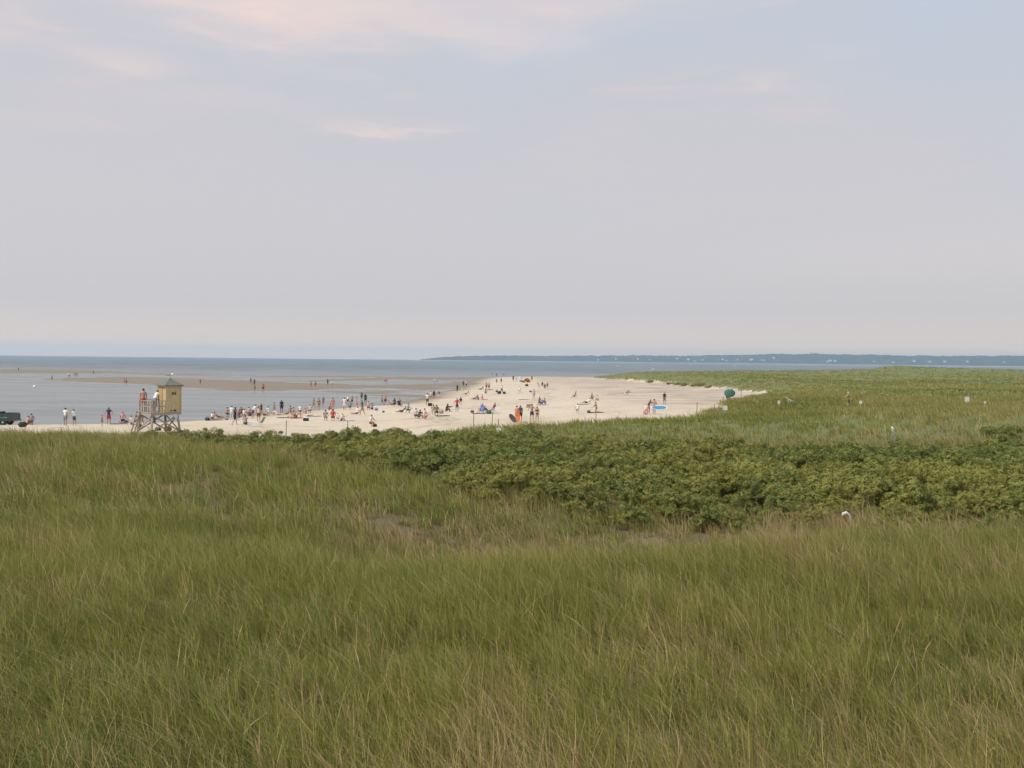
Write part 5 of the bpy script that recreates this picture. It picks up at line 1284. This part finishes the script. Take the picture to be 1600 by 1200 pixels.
def sign(px, y, pt, pb, wpx, label):
    """white board on a stake; pt and pb are the board's top and foot"""
    x, y = over_grass(px, pb, y, .50); d0 = sight(px, pt); d1 = sight(px, pb); z0 = CAM_Z + d0.z * y; z1 = CAM_Z + d1.z * y; zg = th(x, y); z1 = max(z1, zg + .25); z0 = max(z0, z1 + .15)
    root = empty('warning_sign', (x, y, zg)); w_ = wpx / 1600 * y
    MB().box((0, 0, (z0 + z1) / 2 - zg), (w_, .025, z0 - z1), bev=.006).build('board', SIGNW, root)
    MB().box((0, .035, (z0 - zg - .25) / 2), (.06, .04, z0 - zg + .15)).build('post', SIGNW, root)
    return tag(root, label, 'sign')
sign(1511, 70, 620, 628, 7, 'white square sign on a post in the grass at far right')
sign(1217, 70, 626, 631, 4, 'small white sign low in the grass left of the driftwood')
sign(1345, 70, 626, 631, 4.5, 'small white sign right of the person in the dune grass')
sign(1539, 70, 627, 630.5, 3, 'tiny white marker right of the square sign')
sign(1133, 70, 634, 641, 7, 'white sign on a post at the near edge of the sand')
sign(779, 62, 668.5, 677, 7, 'small pale sign at the back edge of the thicket')
DRIFT = plain('driftwood_bleached', (.60, .57, .51), .85, .15, 12)
def drift(name, loc, lines, label, rz=0):
    root = None
    m = MB()
    for pts, rd in lines[:1]: m.tube(pts, rd, 7)
    root = m.build(name, DRIFT, None, True, loc, (0, 0, rz))
    for pts, rd in lines[1:]: MB().tube(pts, rd, 6).build('branch', DRIFT, root, True)
    return tag(root, label, 'driftwood')
x, y = (1234 - 800) / 1600 * 108, 108.0; d0 = sight(1234, 624); zz = CAM_Z + d0.z * y
drift('driftwood', (x, y, max(zz, th(x, y) + .2)), [([(-.50, 0, .28), (-.15, .05, .06), (.15, .05, -.10), (.55, .0, -.26)], [.02, .035, .045, .03]), ([(-.1, .05, .03), (-.16, 0, -.20), (-.1, 0, -.40)], [.03, .025, .02]),
      ([(.15, .05, -.10), (.05, .0, -.35)], [.03, .02])], 'forked bleached driftwood branch standing in the dune grass')
y = 31.0; d0 = sight(1323, 808); x = d0.x * y; zz = CAM_Z + d0.z * y
drift('driftwood', (x, y, zz), [([(-.12, 0, .03), (-.10, 0, .10), (-.02, 0, .13), (.06, 0, .07), (.11, 0, -.03), (.15, 0, -.15), (.16, 0, -.7)], [.04, .060, .055, .045, .038, .034, .03])],
      'white curved piece poking up at the lower edge of the thicket')
y = 61.0; d0 = sight(1395, 671); x = d0.x * y; zz = CAM_Z + d0.z * y
drift('driftwood', (x, y, zz), [([(-.05, 0, .18), (-.02, 0, .05), (.03, 0, -.05), (.0, 0, -.8)], [.03, .085, .07, .02]), ([(.02, 0, .0), (.12, 0, .06)], [.05, .02])],
      'white scrap on a stalk behind the thicket at right')

# ------------------------------------------------------------------ separate bushes and clumps
def rose_bush(px, y, s, seed, label):
    x = (px - 800) / 1600 * y; root = empty('rose_bush', (x, y, th(x, y)), seed); root.scale = (s,) * 3
    link('foliage', leaf_mesh('foliage', 420, .85, .95, seed), root); link('stem', stem_mesh('stem', .85, .95, seed), root)
    return tag(root, label, 'bush')
rose_bush(170, 56, .55, 401, 'small rose bush poking out of the grass left of the tower')
rose_bush(212, 57, .62, 402, 'rose bush at the foot of the tower ladder')
rose_bush(236, 56, .70, 403, 'rose bush in front of the tower legs')
rose_bush(1560, 30.2, .60, 404, 'dark rose bush at the lower right edge beside bare sand')
rose_bush(1585, 66, 1.25, 405, 'tall rose bush at the right edge behind the thicket')
rose_bush(1550, 67, 1.05, 406, 'rounded rose bush left of the tall one at the right edge')
CLUMP = [(1017, 598, 1.3), (1047, 600.5, .9), (1060, 601, 1.1), (1071, 603, 1.3), (1085, 604, 1.0), (1094, 603.5, 1.4), (1108, 606, 1.0)]
def clump(px, py, s, i):
    p = spot(px, py, 150); r = np.random.default_rng(500 + i); n = 34
    o = np.zeros(n); xs = r.normal(0, .55, n); ys = r.normal(0, .55, n)
    V, F, T, B, D, TI = blades(xs, ys, np.zeros(n), np.full(n, s), np.full(n, .12), np.full(n, .15), 10, .25, .4, .9, .07, 2, .4, r)
    me = mesh_from('grass_clump', V, F, [MAT_GRASS])
    for nm, v in (('along', T), ('blade', B), ('dry', D), ('tint', TI)): at = me.attributes.new(nm, 'FLOAT', 'POINT'); at.data.foreach_set('value', np.asarray(v, np.float32))
    return tag(link('grass_clump', me, None, p), ('leftmost', 'second from the left', 'third from the left', 'fourth from the left', 'fifth from the left', 'sixth from the left', 'rightmost')[i] + ' of the grass clumps on the sand below the far dune edge', 'grass clump', 'grass clumps along the far dune foot')
for i, c in enumerate(CLUMP): clump(*c, i)

# ------------------------------------------------------------------ far houses, water tower, boats, buoy
HOUSES = [(938, .22, 11), (968, .30, 12), (1003, .25, 12), (1024, .30, 14), (1077, .28, 17), (1097, .30, 16), (1109, .22, 15), (1123, .30, 14), (1159, .34, 12), (1165, .25, 14), (1182, .3, 11), (1201, .20, 22), (1215, .26, 18),
          (1219, .20, 14), (1231, .32, 14), (1292, .22, 14), (1297, .30, 22), (1303, .20, 16), (1360, .28, 13), (1390, .22, 12), (1432, .22, 13), (1457, .18, 20), (1478, .20, 15), (1506, .28, 12), (1545, .24, 13)]
HW = plain('house_white', (.74, .73, .70), .7); HR = plain('house_roof', (.16, .15, .15), .8)
for i, (px, f, wd) in enumerate(HOUSES):
    X_, Y_, Z_, us_ = FAR; j = int(np.argmin(np.abs(us_ - (px - 800) / 1600))); col = Z_[:, j]
    k = int(np.argmax(col > f * col.max())); k = max(k, 2)
    zz = float(col[k]); root = empty('shore_house', (float(X_[k, j]), float(Y_[k, j]), zz - 1), R((i * 41) % 50 - 25))
    h_ = 8 + (i % 3) * 2
    MB().box((0, 0, h_ / 2), (wd, 10, h_)).build('wall', HW, root)
    MB().poly([(-wd * .56, 0, h_ - .4), (wd * .56, 0, h_ - .4), (0, 0, h_ + wd * .26)], 11, (0, 1, 0)).build('roof', HR, root)
    for q in (-.25, .25): MB().box((q * wd, -5.06, h_ * .55), (1.6, .1, 2.2)).build('window', plain('far_glass', (.05, .06, .08), .2), root)
    tag(root, 'tiny white house on the wooded far shore', 'house', 'white houses along the far shore')
j = int(np.argmin(np.abs(FAR[3] - (1286 - 800) / 1600))); k = 8
root = empty('water_tower', (float(FAR[0][k, j]), float(FAR[1][k, j]), float(FAR[2][k, j]) - 3))
MB().lathe([(1.5, 0), (1.2, 6), (4, 9), (7, 12), (7, 16), (5, 18.5), (.5, 19.5)], n=16).build('tank', HW, root, True)
MB().lathe([(2.4, -2), (2.4, .5)], n=10).build('footing', plain('concrete', (.4, .4, .38), .9), root)
tag(root, 'white water tower standing above the trees on the far ridge', 'water tower')
def boat(px, py, L, label):
    p = spot(px, py, 640); root = empty('motor_boat', (p.x, p.y, 0), R((px * 13) % 70 - 35)); n = 8; m = MB(); ring_ = []
    for i in range(n + 1):
        t = i / n; w_ = L * .17 * (1 - max(0, (t - .45) / .55) ** 2.2) + .01; x = (t - .5) * L; z = .62 * L / 5 * (1 + .5 * t * t)
        ring_.append([m.bm.verts.new(v) for v in ((x, -w_, z), (x, -w_ * .7, -.15), (x, w_ * .7, -.15), (x, w_, z))])
    for A, B in zip(ring_, ring_[1:]):
        for q in range(3): m.bm.faces.new((A[q], A[q + 1], B[q + 1], B[q]))
        m.bm.faces.new((A[3], A[0], B[0], B[3]))
    m.bm.faces.new(ring_[0]); m.bm.faces.new(ring_[-1][::-1])
    m.build('hull', HW, root); MB().box((-.02 * L, 0, .95 * L / 5), (.34 * L, .24 * L, .75 * L / 5), bev=.08).build('cabin', HW, root)
    MB().box((.155 * L, 0, 1.05 * L / 5), (.02, .22 * L, .4 * L / 5)).build('windscreen', plain('far_glass', (.05, .06, .08), .2), root)
    return tag(root, label, 'boat')
boat(966, 573.6, 6, 'white motor boat moored left of the others off the far dune tip'); boat(1022, 578.2, 5, 'white motor boat nearest to the green dune tip')
boat(1079, 571, 6, 'white motor boat moored in the middle of the bay'); boat(1148, 571.5, 6.5, 'white motor boat moored right of the middle one')
p = spot(54, 605, 150); root = empty('mooring_buoy', (p.x, p.y, 0))
MB().lathe([(.05, -.2), (.34, -.1), (.40, .12), (.30, .36), (.10, .48)], n=12).build('float', HW, root, True); MB().tube([(0, 0, .45), (0, 0, .85)], .035, 5).build('spar', HW, root)
tag(root, 'white buoy floating in the still water at left', 'buoy')
